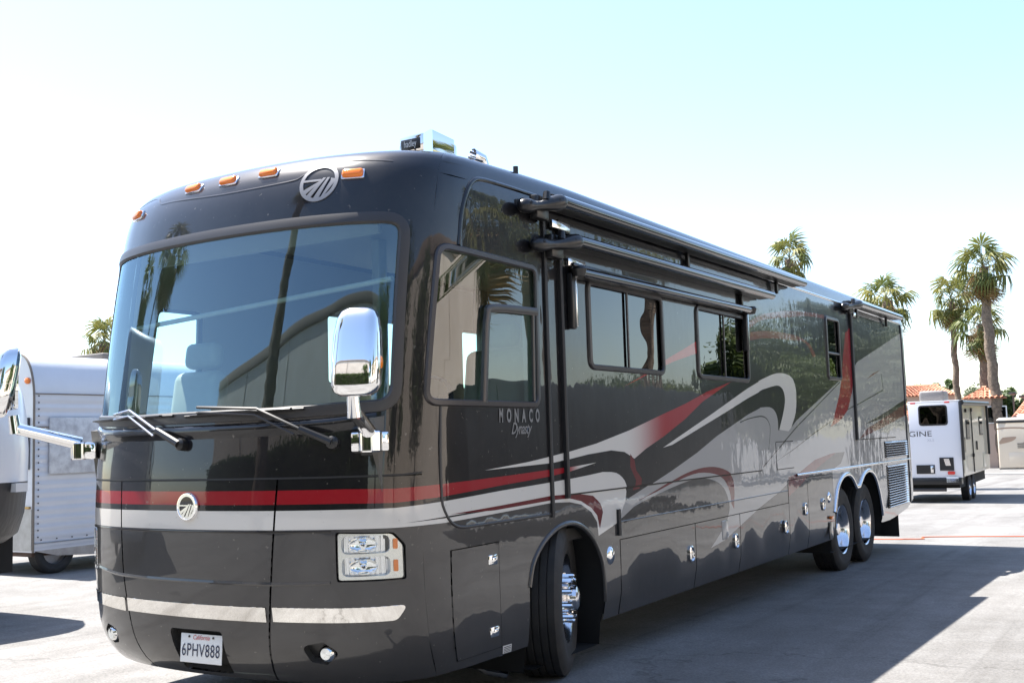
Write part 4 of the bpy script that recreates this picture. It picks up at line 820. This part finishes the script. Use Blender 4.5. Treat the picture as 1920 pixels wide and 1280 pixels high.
text('trailer_lettering', 'IMAGINE', .20, onr(-1.24, 1.44), M['frame'], TT, sx=1.32)
text('trailer_sublettering', 'XLS', .10, onr(-.76, 1.30), mat('pale_lettering', (.55, .54, .58), .5), TT, sx=1.1)
MB().box((-1.5, -.004, 1.60), (-.72, -.002, 1.605)).build('pinstripe', mat('mauve_stripe', (.5, .4, .45), .5), TT)
for a in (rect(-1.16, -.70, .45, .68), rect(-.57, -.22, .53, .87)):
    hs = MB().prism(a, lambda p, q, t_: (p, t_, q), -.02, .0).build('service_hatch', M['blackplastic'], TT)
MB().box((-.80, -.03, .475), (-.73, -.02, .655), 0, .005).build('hatch_label', M['chrome_soft'], TT)
MB().prism([(-.46, .84), (-.33, .84), (-.29, .66), (-.42, .66)], lambda p, q, t_: (p, t_, q), -.04, -.02).build('shower_box', M['chrome_soft'], TT)
MB().prism(rpoly(rect(-.38, -.20, .425, .51), .03), lambda p, q, t_: (p, t_, q), -.045, .0).build('tail_lamp', M['redlens'], TT)
pl_ = MB().box((-.42, -.05, .215), (-.12, -.04, .37), 0, .004).build('trailer_plate', M['white_plastic'], TT)
text('plate_digits', '1503', .09, lambda a, b_, t_: (-.27 + a, -.0515, .26 + b_), mat('plate_blue', (.35, .40, .6), .5), pl_, sx=.8)
MB().box((-W_, -.05, .16), (-.05, .25, H0 - .01), 0, .01).build('rear_bumper', M['blackplastic'], TT)
MB().box((-W_ + .05, .02, -.02), (-.45, .12, .06), 0, .008).build('spare_carrier', M['frame'], TT)
MB().box((-W_ + .1, .3, .05), (-.15, 5.8, .34)).build('underframe', M['dark'], TT)
MB().box((-1.05, .4, H1 + .01), (-.42, 1.3, H1 + .30), 0, .06, seg=3).build('roof_air_conditioner', mat('grey_shroud', (.16, .15, .15), .5, bump=[((40, 40, 40), .01, 1)]), TT)
aw = empty('awning'); aw.parent = TT
MB().tube([(.07, -.1, H1 - .06), (.07, 5.7, H1 - .02)], .065, 12).build('roller_tube', M['blackplastic'], aw)
for y in (-.05, 5.6): MB().box((.012, y - .06, .80), (.075, y + .06, H1 - .04), 0, .01).build('awning_arm', M['blackplastic'], aw)
for (y0, y1, z0, z1) in ((.12, .42, 1.62, 2.12), (1.05, 1.75, 1.32, 1.85), (.35, .72, .98, 1.38), (3.9, 4.6, 1.4, 1.95)):
    wn = MB().box((-.004, y0, z0), (.012, y1, z1), 0, .004).build('side_window', M['blackplastic'], TT); MB().box((.008, y0 + .05, z0 + .05), (.016, y1 - .05, z1 - .05)).build('pane', glassmat('olive_glass', (.08, .08, .02), 1.7), wn)
dr = MB().prism(rpoly(rect(2.25, 2.95, .40, 2.18), .1), lambda p, q, t_: (t_, p, q), -.004, .014).build('entry_door', tan_side, TT)
MB().box((.014, 2.85, 1.0), (.05, 2.93, 1.25), 0, .006).build('door_handle', M['blackplastic'], dr)
MB().box((.0, 2.20, .40), (.02, 2.25, 2.15)).build('door_jamb', M['blackplastic'], TT)
for y0 in (.25, 4.4): MB().box((-.004, y0, .44), (.01, y0 + .75, .88), 0, .003).build('storage_door', tan_side, TT)
for k, (y, z) in enumerate(((2.1, 2.08), (.95, 2.05), (2.05, .82))): MB().box((.0, y, z), (.05, y + .14, z + .1), 0, .01).build('porch_lamp', M['blackplastic'], TT)
for y in (1.75, 2.62):
    for x in (-.18, -W_ + .18):
        w = empty('wheel', (x, y, gz(28) + .36)); w.parent = TT; o = link('tyre', TY, w); o.scale = (.72, .72, .72)
        MB().lathe([(.21, .10), (.19, .05), (.08, .05), (.06, .09), (0, .1)], (0, 0, 0), (1, 0, 0), 20).build('rim', M['chrome_soft'], w)
# motorhome further back, cut by the right edge
beige = mat('beige_gelcoat', (.62, .53, .42), .3, 0, .4, .08); brown = mat('brown_graphic', (.36, .25, .18), .35, 0, .3, .1)
FR = tag(empty('motorhome', (-3.5, 58.8, gz(59)), math.radians(4)), 'beige motorhome with brown swirls at the right edge behind the travel trailer', 'motorhome')
MB().box((0, 0, .28), (11, 2.5, 2.95), 0, .08, seg=3).build('body', beige, FR)
MB().box((-.02, -.06, 2.72), (11, .0, 2.86), 0, .02).build('awning', M['blackplastic'], FR)
MB().box((1.0, .6, 2.94), (2.6, 1.6, 3.16), 0, .06).build('roof_air_conditioner', M['white_plastic'], FR)
MB().box((.1, .1, 2.9), (11, 2.4, 3.0), 0, .04).build('roof', M['white_plastic'], FR)
def swirl(pts): MB().prism(pts, lambda p, q, t_: (p, t_, q), -.006, .004).build('graphic_swirl', brown, FR)
swirl(smooth([(.0, 2.45), (.7, 2.5), (1.6, 2.42), (3, 2.1)], 4) + smooth([(3, 2.0), (1.6, 2.34), (.7, 2.42), (.0, 2.38)], 4))
swirl(smooth([(.25, 1.95), (.9, 1.98), (.7, 1.75), (.1, 1.6)], 4) + [(.05, 1.7)])
swirl(smooth([(1.2, 1.65), (2.2, 1.95), (4, 1.5), (6, 1.2)], 4) + smooth([(6, 1.0), (4, 1.2), (2.4, 1.55), (1.9, 1.55)], 4))
swirl(smooth([(.9, .98), (1.8, 1.0), (3, .75), (5, .8)], 4) + smooth([(5, .3), (3, .35), (2.2, .6), (1.4, .88)], 4))
for k in range(3): MB().box((.95, -.03, 1.38 + k * .1), (1.75, .0, 1.42 + k * .1)).build('vent_slat', M['frame'], FR)
MB().box((0, -.03, .26), (11, .02, .32)).build('skirt_trim', M['frame'], FR)
for k in range(4): MB().box((.5 + k * 1.6, -.012, .36), (2.0 + k * 1.6, .0, 1.15), 0, .003).build('baggage_door', beige, FR)
for x in (2.6, 8.5):
    w = empty('wheel', (x, .2, .45)); w.parent = FR; o = link('tyre', TY, w); o.scale = (.9, .9, .9); o.rotation_euler = (0, 0, PI / 2)

# hose on the ground, kerb in the distance
hose = [(-3, 13.0), (.45, 13.45), (.9, 13.58), (1.12, 13.66), (1.16, 13.75), (1.08, 13.95), (1.15, 14.12), (1.6, 14.3), (2.52, 14.6), (6, 15.4)]
hp = smooth(hose, 6); tag(MB().tube([(x, y, gz(y) + .008) for x, y in hp], .008, 6).build('extension_cord', mat('orange_cable', (.65, .12, .03), .5)), 'thin orange cord lying across the asphalt behind the motorhome', 'cord')
kb = MB().box((-40, 57.6, gz(60) - .1), (60, 58.1, gz(60) + .13), 0, .02).build('kerb', mat('concrete', (.45, .43, .40), .85, var=(2, .5, (.35, .33, .3)))); tag(kb, kind='structure')

# ------------------------------------------------------------------ palms
bark = mat('palm_bark', (.22, .165, .12), .9, var=(7, .9, (.08, .06, .045)), bump=[((3, 3, 22), .05, 4), ((14, 14, 30), .04, 3)])
def leafmat(name, c0, c1, tr=.35):
    m = bpy.data.materials.new(name); m.use_nodes = True; t_ = m.node_tree; b_ = t_.nodes['Principled BSDF']; b_.inputs['Roughness'].default_value = .5; b_.inputs['Specular IOR Level'].default_value = .35
    oi = t_.nodes.new('ShaderNodeObjectInfo'); ge = t_.nodes.new('ShaderNodeTexCoord'); n = t_.nodes.new('ShaderNodeTexNoise'); n.inputs['Scale'].default_value = 2.5
    ad = t_.nodes.new('ShaderNodeMath'); ad.operation = 'ADD'; ad.inputs[1].default_value = -.28; mu = t_.nodes.new('ShaderNodeMath'); mu.operation = 'MULTIPLY_ADD'; mu.inputs[1].default_value = .6
    mx = t_.nodes.new('ShaderNodeMix'); mx.data_type = 'RGBA'; mx.inputs[6].default_value = (*c0, 1); mx.inputs[7].default_value = (*c1, 1)
    t_.links.new(ge.outputs['Object'], n.inputs['Vector']); t_.links.new(n.outputs[0], ad.inputs[0]); t_.links.new(oi.outputs['Random'], mu.inputs[0]); t_.links.new(ad.outputs[0], mu.inputs[2]); t_.links.new(mu.outputs[0], mx.inputs[0])
    tl = t_.nodes.new('ShaderNodeBsdfTranslucent'); ms = t_.nodes.new('ShaderNodeMixShader'); ms.inputs[0].default_value = tr
    t_.links.new(mx.outputs[2], b_.inputs['Base Color']); t_.links.new(mx.outputs[2], tl.inputs[0]); o_ = t_.nodes['Material Output']
    t_.links.new(b_.outputs[0], ms.inputs[1]); t_.links.new(tl.outputs[0], ms.inputs[2]); t_.links.new(ms.outputs[0], o_.inputs[0]); return m
palm_green = leafmat('palm_leaf_green', (.065, .11, .03), (.23, .205, .05)); palm_brown = leafmat('palm_leaf_dry', (.16, .11, .055), (.30, .19, .06), .25)
def frond_mesh(seed, m, droop, dry=False):
    R_ = random.Random(seed); mb = MB(); pl_ = 1.05; pts = [Vector((0, 0, 0)), Vector((pl_ * .5, 0, .06 - droop * .05)), Vector((pl_, 0, .02 - droop * .25))]
    mb.tube(pts, [.03, .02, .014], 4, caps=False); n = 15; tip = pts[-1]
    for k in range(n):
        a = math.radians(-125 + 250 * k / (n - 1)) + R_.uniform(-.05, .05); L = (.68 + .22 * math.cos(a * .5)) * R_.uniform(.8, 1.1) * (.8 if dry else 1)
        d = Vector((math.cos(a), math.sin(a), 0)); sd = Vector((-d.y, d.x, 0)); w = .062 * (1.0 if not dry else .6)
        lift = .10 * math.cos(a) ; p1 = tip + d * L * .5 + Vector((0, 0, lift - droop * .12)); p2 = tip + d * L * .82 + Vector((0, 0, lift - droop * .5 - (.12 if not dry else .3) - R_.uniform(0, .1))); p3 = tip + d * L * .95 + Vector((0, 0, lift - droop * 1.0 - .35 - R_.uniform(0, .2)))
        mb.add([tip, p1 + sd * w, p1 - sd * w + Vector((0, 0, .02)), p2 + sd * w * .6, p2 - sd * w * .6, p3], [(0, 1, 2), (1, 3, 4, 2), (3, 5, 4)])
    me = bpy.data.meshes.new('frond'); me.from_pydata(mb.v, [], mb.f); me.materials.append(m); me.update(); return me
LIVE = [frond_mesh(i, palm_green, d) for i, d in enumerate((.25, .5, .8))]; DRY = [frond_mesh(10 + i, palm_brown, d, True) for i, d in enumerate((.9, 1.2))]
def palm(x, y, zc, r, tr, label, nl=38, nd=18, lean=(0, 0), group='fan palms around the lot', seed=0):
    R_ = random.Random(seed + int(x * 7 + y * 3)); z0 = gz(y); root = tag(empty('palm_tree', (x, y, z0)), label, 'palm', group)
    H = zc - z0; n = max(14, int(H * 4.5)); mb = MB(); pts = []; rs = []
    for k in range(n + 1):
        f = k / n; pts.append((lean[0] * (1 - f) ** 2 + .04 * math.sin(k * .7), lean[1] * (1 - f) ** 2, H * f)); rs.append(tr * (1.18 - .35 * f) * (1.25 if k == 0 else 1) * R_.uniform(.9, 1.1) * (1 + .10 * (k % 2)))
    mb.tube(pts, rs, 14); mb.build('trunk', bark, root, 60)
    for k in range(nl + nd):
        dry = k >= nl; f = (k + .5) / nl if not dry else (k - nl) / max(nd, 1)
        el = math.radians(80 - 128 * f ** .8 + R_.uniform(-14, 14)) if not dry else math.radians(-30 - 48 * f + R_.uniform(-12, 12)); az = k * 2.39996 + R_.uniform(-.5, .5)
        me = (DRY[k % 2] if dry else LIVE[min(2, int(f * 3))]); o = link('frond', me, root); s_ = r * R_.uniform(.36, .60) * (.95 if not dry else .85)
        o.scale = (s_, s_, s_); o.rotation_euler = (R_.uniform(-.5, .5), -el, az); o.location = (0, 0, H + .12 * r - (.5 * r * f if dry else .25 * r * f))
    return root
palm(-5.05, 69.7, 11.7, 2.1, .31, 'tallest fan palm with a thick trunk behind the beige motorhome', lean=(.5, 0), nl=30, nd=30)
palm(-5.87, 72.65, 8.3, 2.1, .28, 'shorter fan palm with a drooping skirt between two taller palms', nl=24, nd=26, lean=(.2, 0))
palm(-7.85, 74.4, 10.3, 2.0, .21, 'slender fan palm left of the other two right-hand palms', nl=26, nd=12)
palm(-12.45, 52.85, 10.9, 1.6, .25, 'fan palm crown rising above the middle of the motorhome roof', nl=26, nd=14)
palm(-4.05, 36.45, 6.35, 1.3, .2, 'fan palm crown behind the rear end of the motorhome roof', nl=26, nd=5)
palm(-38.6, 29.3, 6.9, 1.5, .25, 'small fan palm crown beyond the old white trailer', nl=26, nd=18)

# ------------------------------------------------------------------ distant houses, trees, lamp posts
stucco = mat('tan_stucco', (.45, .33, .26), .9, var=(.8, .4, (.38, .27, .21))); tile_m = [mat('clay_tile', (.42, .17, .10), .85), mat('clay_tile_pale', (.50, .24, .15), .85)]
def tiled_house(loc, rz, w, d, he, hr, label, rows=9, cols=22, ridge=.5):
    root = tag(empty('tiled_house', loc, rz), label, 'house')
    MB().box((-w / 2 + .3, -d / 2 + .3, -3), (w / 2 - .3, d / 2 - .3, he), 0).build('wall', stucco, root)
    A = [(-w / 2, -d / 2, he), (w / 2, -d / 2, he), (w / 2, d / 2, he), (-w / 2, d / 2, he)]; rl = w * ridge / 2; B = [(-rl, 0, hr), (rl, 0, hr)]
    rf = MB().add(A + B, [(0, 1, 5, 4), (1, 2, 5), (2, 3, 4, 5), (3, 0, 4), (3, 2, 1, 0)]).build('roof', tile_m[0], root)
    for r in range(rows):                                  # tile courses on the slope that faces the lot
        f0 = r / rows; f1 = (r + 1) / rows; hx = lambda f: w / 2 * (1 - f) + rl * f; yy = lambda f: -d / 2 * (1 - f); zz = lambda f: he + (hr - he) * f
        n = max(4, int(cols * hx(f0) * 2 / w)); mb = MB()
        for k in range(n):
            xa = -hx(f0) + 2 * hx(f0) * k / n; xb = xa + 2 * hx(f0) / n * .86
            mb.add([(xa, yy(f0) - .04, zz(f0) + .05), ((xa + xb) / 2, yy(f0) - .04, zz(f0) + .13), (xb, yy(f0) - .04, zz(f0) + .05), (xa * hx(f1) / hx(f0), yy(f1), zz(f1) + .02), ((xa + xb) / 2 * hx(f1) / hx(f0), yy(f1), zz(f1) + .09), (xb * hx(f1) / hx(f0), yy(f1), zz(f1) + .02)], [(0, 1, 4, 3), (1, 2, 5, 4)], (k * 7 + r * 3) % 2)
        mb.build('tile_course', tile_m, rf)
    MB().tube([(B[0][0], 0, hr + .05), (B[1][0], 0, hr + .05)], .12, 8).build('ridge_cap', tile_m[1], rf)
    for k in range(3):
        x = -w / 2 + w * (k + .7) / 3.4; wn = MB().box((x - .5, -d / 2 + .24, he - 1.6), (x + .5, -d / 2 + .3, he - .5), 0).build('window', M['white_plastic'], root); MB().box((x - .43, -d / 2 + .22, he - 1.53), (x + .43, -d / 2 + .26, he - .57)).build('pane', M['glass_dark'], wn)
    return root
tiled_house((-11.9, 83, 0), .15, 5.5, 7, 3.95, 4.75, 'house with low clay tiled roof behind the white trailer')
tiled_house((-5.6, 70.5, 0), .1, 2.6, 2.6, 3.35, 4.0, 'small square tower with clay tiled roof between the palm trunks', 4, 8, .1)
tiled_house((1.5, 80, 0), .1, 14, 11, 1.6, 3.5, 'long low clay tiled roof at the right edge beyond the palms', 14, 40, .8)
def post(x, y, zt, label):
    root = tag(empty('lamp_post', (x, y, gz(y))), label, 'lamp post'); h = zt - gz(y); dk = M['frame']
    MB().tube([(0, 0, 0), (0, 0, h)], [.07, .055], 10).build('pole', dk, root); MB().box((-.28, -.2, h - .02), (.22, .2, h + .14), 0, .04).build('lamp_head', dk, root); MB().box((-.2, -.15, h - .035), (.15, .15, h - .015)).build('lamp_lens', M['white_plastic'], root)
post(-5.3, 82.4, 3.85, 'dark lamp post with box head nearer the palm trunk'); post(-4.65, 82.5, 3.6, 'dark lamp post with box head at the right edge')
tree_mats = [leafmat('leaf_dark', (.035, .07, .02), (.09, .12, .03)), leafmat('leaf_mid', (.05, .09, .025), (.13, .15, .04)), leafmat('leaf_grey', (.06, .085, .05), (.12, .14, .07))]
tree_bark = mat('tree_bark', (.10, .08, .06), .9, bump=[((6, 6, 2), .03, 4)])
def tree(x, y, h, rx, label, m, n=1500, blobs=16, group='trees beyond the lot', rz=None, leaf=.22, seed=0):
    R_ = random.Random(seed + int(x * 13 + y * 5)); z0 = gz(y); root = tag(empty('tree', (x, y, z0)), label, 'tree', group); rz = rz or h * .36
    mb = MB(); mb.tube([(0, 0, 0), (.1, .05, h * .35), (0, .1, h * .7)], [.05 * h ** .7, .035 * h ** .7, .02], 8)
    cs = []
    for k in range(blobs):
        a = R_.uniform(0, 2 * PI); q = R_.uniform(.1, .85) ** .7; c_ = Vector((rx * q * math.cos(a), rx * q * math.sin(a), h - rz + R_.uniform(-.85, .75) * rz)); cs.append((c_, rx * R_.uniform(.22, .45)))
        mb.tube([(0, 0, h * R_.uniform(.3, .5)), c_ * .6 + Vector((0, 0, h * .2)), c_], [.06, .04, .015], 5)
    mb.build('trunk', tree_bark, root); lf = MB()
    for k in range(n):
        c_, r_ = R_.choice(cs); d = Vector((R_.gauss(0, 1), R_.gauss(0, 1), R_.gauss(0, .8))).normalized(); p = c_ + d * r_ * R_.uniform(.55, 1.05)
        a1 = Vector((R_.gauss(0, 1), R_.gauss(0, 1), R_.gauss(0, 1))).normalized(); a2 = a1.orthogonal().normalized(); s_ = leaf * R_.uniform(.6, 1.4)
        lf.add([p - a1 * s_, p + a2 * s_ * .55, p + a1 * s_, p - a2 * s_ * .55], [(0, 1, 2, 3)])
    me = bpy.data.meshes.new('crown'); me.from_pydata(lf.v, [], lf.f); me.materials.append(m); me.update(); link('crown', me, root); return root
for k, (x, y, h, rx, lb) in enumerate(((-15.6, 97, 6.6, 3.0, 'bushy tree behind the tiled roof nearest the motorhome'), (-13.4, 100, 7.4, 1.3, 'thin tree poking above the tiled roof behind the trailer'), (-10.3, 95, 5.9, 2.6, 'round tree between the thin tree and the slender palm'), (-6.6, 96, 5.9, 1.6, 'tree behind the trunk of the tallest palm'), (-4.6, 97, 6.3, 2.6, 'broad pale tree at the right edge behind the long roof'), (-1.2, 99, 6.2, 3, 'tree beyond the long tiled roof, cut by the right edge'))):
    tree(x, y, h, rx, lb, tree_mats[k % 3], 4500, seed=k, leaf=.13)

# ------------------------------------------------------------------ the rest of the lot, seen mirrored in paint and glass, with some trees added
tanwall = mat('tan_render', (.70, .61, .52), .9, var=(.4, .4, (.44, .36, .29)))
def hall(loc, rz, w, h, d, label, doors=False):
    root = tag(empty('industrial_building', loc, rz), label, 'building')
    MB().box((-w / 2, 0, -1), (w / 2, d, h)).build('wall', tanwall, root); MB().box((-w / 2 - .1, -.12, h - .5), (w / 2 + .1, d + .1, h + .15), 0, .03).build('parapet', mat('parapet_brown', (.26, .20, .16), .8), root)
    for k in range(int(w / 11)):
        x = -w / 2 + 5 + k * 11; MB().box((x - .06, -.05, 0), (x + .06, .0, h - .5)).build('wall_joint', mat('joint_tan', (.38, .31, .25), .9), root)
    for k in range(int(w / 10) if doors else 0):
        x = -w / 2 + 5 + k * 10; dr_ = MB().box((x - 1.8, -.06, 0), (x + 1.8, .02, 4), 0, .02).build('roller_door', M['white_plastic'], root); [MB().box((x - 1.75, -.085, .1 + j * .39), (x + 1.75, -.055, .42 + j * .39), 0, .01).build('door_slat', greym, dr_) for j in range(10)]
    return root
hall((-4, -24, gz(-24)), PI + math.radians(15), 46, 11.2, 14, 'wide tan industrial hall reflected in the windscreen')
hall((24, 12, gz(12)), -PI / 2, 46, 9.4, 14, 'long tan industrial hall reflected in the driver window')
palm(-4.3, -10.6, 13.6, 2.2, .44, 'dark palm with a leaning trunk reflected in the middle of the windscreen', nl=26, nd=26, lean=(-.8, -.3))
palm(-17, -8.2, 10.5, 2.1, .26, 'palm reflected near the left end of the windscreen', nl=24, nd=18)
palm(-23, -6.8, 10.0, 2.1, .26, 'outermost palm reflected at the left end of the windscreen', nl=24, nd=18)
palm(12.6, 17.5, 7.6, 2.4, .26, 'palm with a long dry skirt reflected in the top of the driver window', nl=26, nd=34)
palm(14.8, 24.5, 9.2, 2.2, .22, 'second palm reflected in the driver window, slimmer trunk', nl=26, nd=24)
palm(16.5, 37.0, 10.5, 2.1, .24, 'palm reflected in the first side window', nl=26, nd=30)
for k, (x, y, h, rx) in enumerate(((14.2, 45, 7.4, 3.4), (18.5, 40, 4.3, 3.0), (10.8, 49, 10.5, 3.4), (21, 46, 4.8, 3.6), (7.6, 56, 8.0, 3.2), (12.5, 58, 12, 4), (4.9, 62, 6.5, 2.8))):
    tree(x, y, h, rx, ('tree reflected in the second side window of the flank', 'wide low tree reflected in the front-most flank window', 'tall tree reflected just behind the second side window', 'broad tree reflected beside the front-most flank window', 'narrow tall tree reflected in the rear slide-out panel', 'large tree reflected ahead of the small rear window', 'slim tree reflected at the rear corner of the flank')[k], tree_mats[k % 3], 20000, 46, seed=20 + k, leaf=.13)
for k, (x, y, h, rx) in enumerate(((17, -3, 8.5, 3.2), (15.5, -11, 9.5, 3.0), (18, 5, 7.5, 3.0), (9, -17, 8.0, 2.8))):  # out-of-view trees added to break up the tan reflection on the front corner
    tree(x, y, h, rx, ('dark tree added to break up reflections, before the right-hand hall, level with the nose', 'dark tree added to break up reflections, off the front corner of the motorhome', 'dark tree added to break up reflections, before the right-hand hall, level with the front wheel', 'dark tree added to break up reflections, ahead of the motorhome beside the tan hall')[k], tree_mats[0], 7000, 30, seed=50 + k, leaf=.14, group='trees added to break up reflections')
# a dark trailer and a white coach nearby, both only mirrored
VN = tag(empty('cargo_trailer', (9.4, 17.5, gz(17)), math.radians(-3)), 'long black enclosed trailer parked opposite, reflected low in the flank', 'trailer'); matte = mat('matte_black_sheet', (.02, .02, .021), .5)
MB().box((-1.25, -7.5, .45), (1.25, 7.5, 2.9), 0, .06, seg=2).build('body', matte, VN)
for k in range(13): MB().box((-1.265, -7.3 + k * 1.2, .5), (-1.245, -7.26 + k * 1.2, 2.8)).build('panel_joint', M['frame'], VN)
MB().box((-1.275, -7.45, .42), (-1.22, 7.45, .52), 0, .01).build('lower_rail', M['chrome_soft'], VN)
MB().box((-1.15, 7.44, .6), (1.15, 7.56, 2.7), 0, .03).build('rear_door', matte, VN)
for s_ in (-1, 1):
    for y in (1.2, 2.3):
        w = empty('wheel', (s_ * 1.1, y, .4)); w.parent = VN; o = link('tyre', TY, w); o.scale = (.75, .78, .78)
HD = tag(empty('hedge', (-4, -20.3, gz(-20)), math.radians(15)), 'tall dark hedge along the tan hall reflected in the bumper', 'hedge'); R_ = random.Random(4); lf = MB()
for k in range(22000):
    f_ = R_.random(); p = Vector((R_.uniform(-18, 20), R_.uniform(-.7, .7), R_.uniform(.0, 4.6))); 
    if f_ < .5: p.y = .7 + R_.gauss(0, .06)
    elif f_ < .75: p.z = 4.6 + R_.gauss(0, .14)
    a1 = Vector((R_.gauss(0, 1), R_.gauss(0, 1), R_.gauss(0, 1))).normalized(); a2 = a1.orthogonal().normalized(); q_ = .14 * R_.uniform(.6, 1.4); lf.add([p - a1 * q_, p + a2 * q_ * .6, p + a1 * q_, p - a2 * q_ * .6], [(0, 1, 2, 3)])
me = bpy.data.meshes.new('foliage'); me.from_pydata(lf.v, [], lf.f); me.materials.append(tree_mats[0]); link('foliage', me, HD); MB().box((-18, -.6, 0), (20, .55, 4.4)).build('branch_core', tree_bark, HD)
WC = tag(empty('motorhome', (-9.6, -4.3, gz(-4)), math.radians(-58)), 'white ribbed motorhome reflected at the left end of the windscreen', 'motorhome')
ribs = [(-1.25 + (.012 if i % 2 else 0), .4 + i * .09) for i in range(34)]
MB().box((-1.25, -4.5, .4), (1.25, 4.5, 3.6), 0, .22, seg=4).build('body', white_al, WC)
for i in range(16): MB().box((-1.27, -4.25, .6 + i * .18), (1.27, 4.25, .66 + i * .18), 0, .01).build('rib', white_al, WC)
MB().box((-1.1, -4.56, 1.6), (1.1, -4.45, 2.9), 0, .05).build('windscreen', M['glass_dark'], WC)
MB().box((1.24, -4.0, 1.7), (1.30, -2.9, 2.7), 0, .03).build('side_window', M['glass_dark'], WC); MB().box((1.24, -1.5, 1.9), (1.30, 1.0, 2.7), 0, .03).build('side_window', M['glass_dark'], WC)
for s_ in (-1, 1):
    MB().ell((s_ * .9, -4.48, 3.3), (.08, .05, .04)).build('marker_lamp', M['amber'], WC); MB().box((s_ * .85 - .2, -4.56, .9), (s_ * .85 + .2, -4.46, 1.1), 0, .02).build('headlight', M['chrome'], WC)
    for y in (-3.0, 2.6):
        w = empty('wheel', (s_ * 1.1, y, .45)); w.parent = WC; o = link('tyre', TY, w); o.scale = (.9, .9, .9)
post(-13.4, -5.6, 8.5, 'tall twin lamp post reflected near the left end of the windscreen')
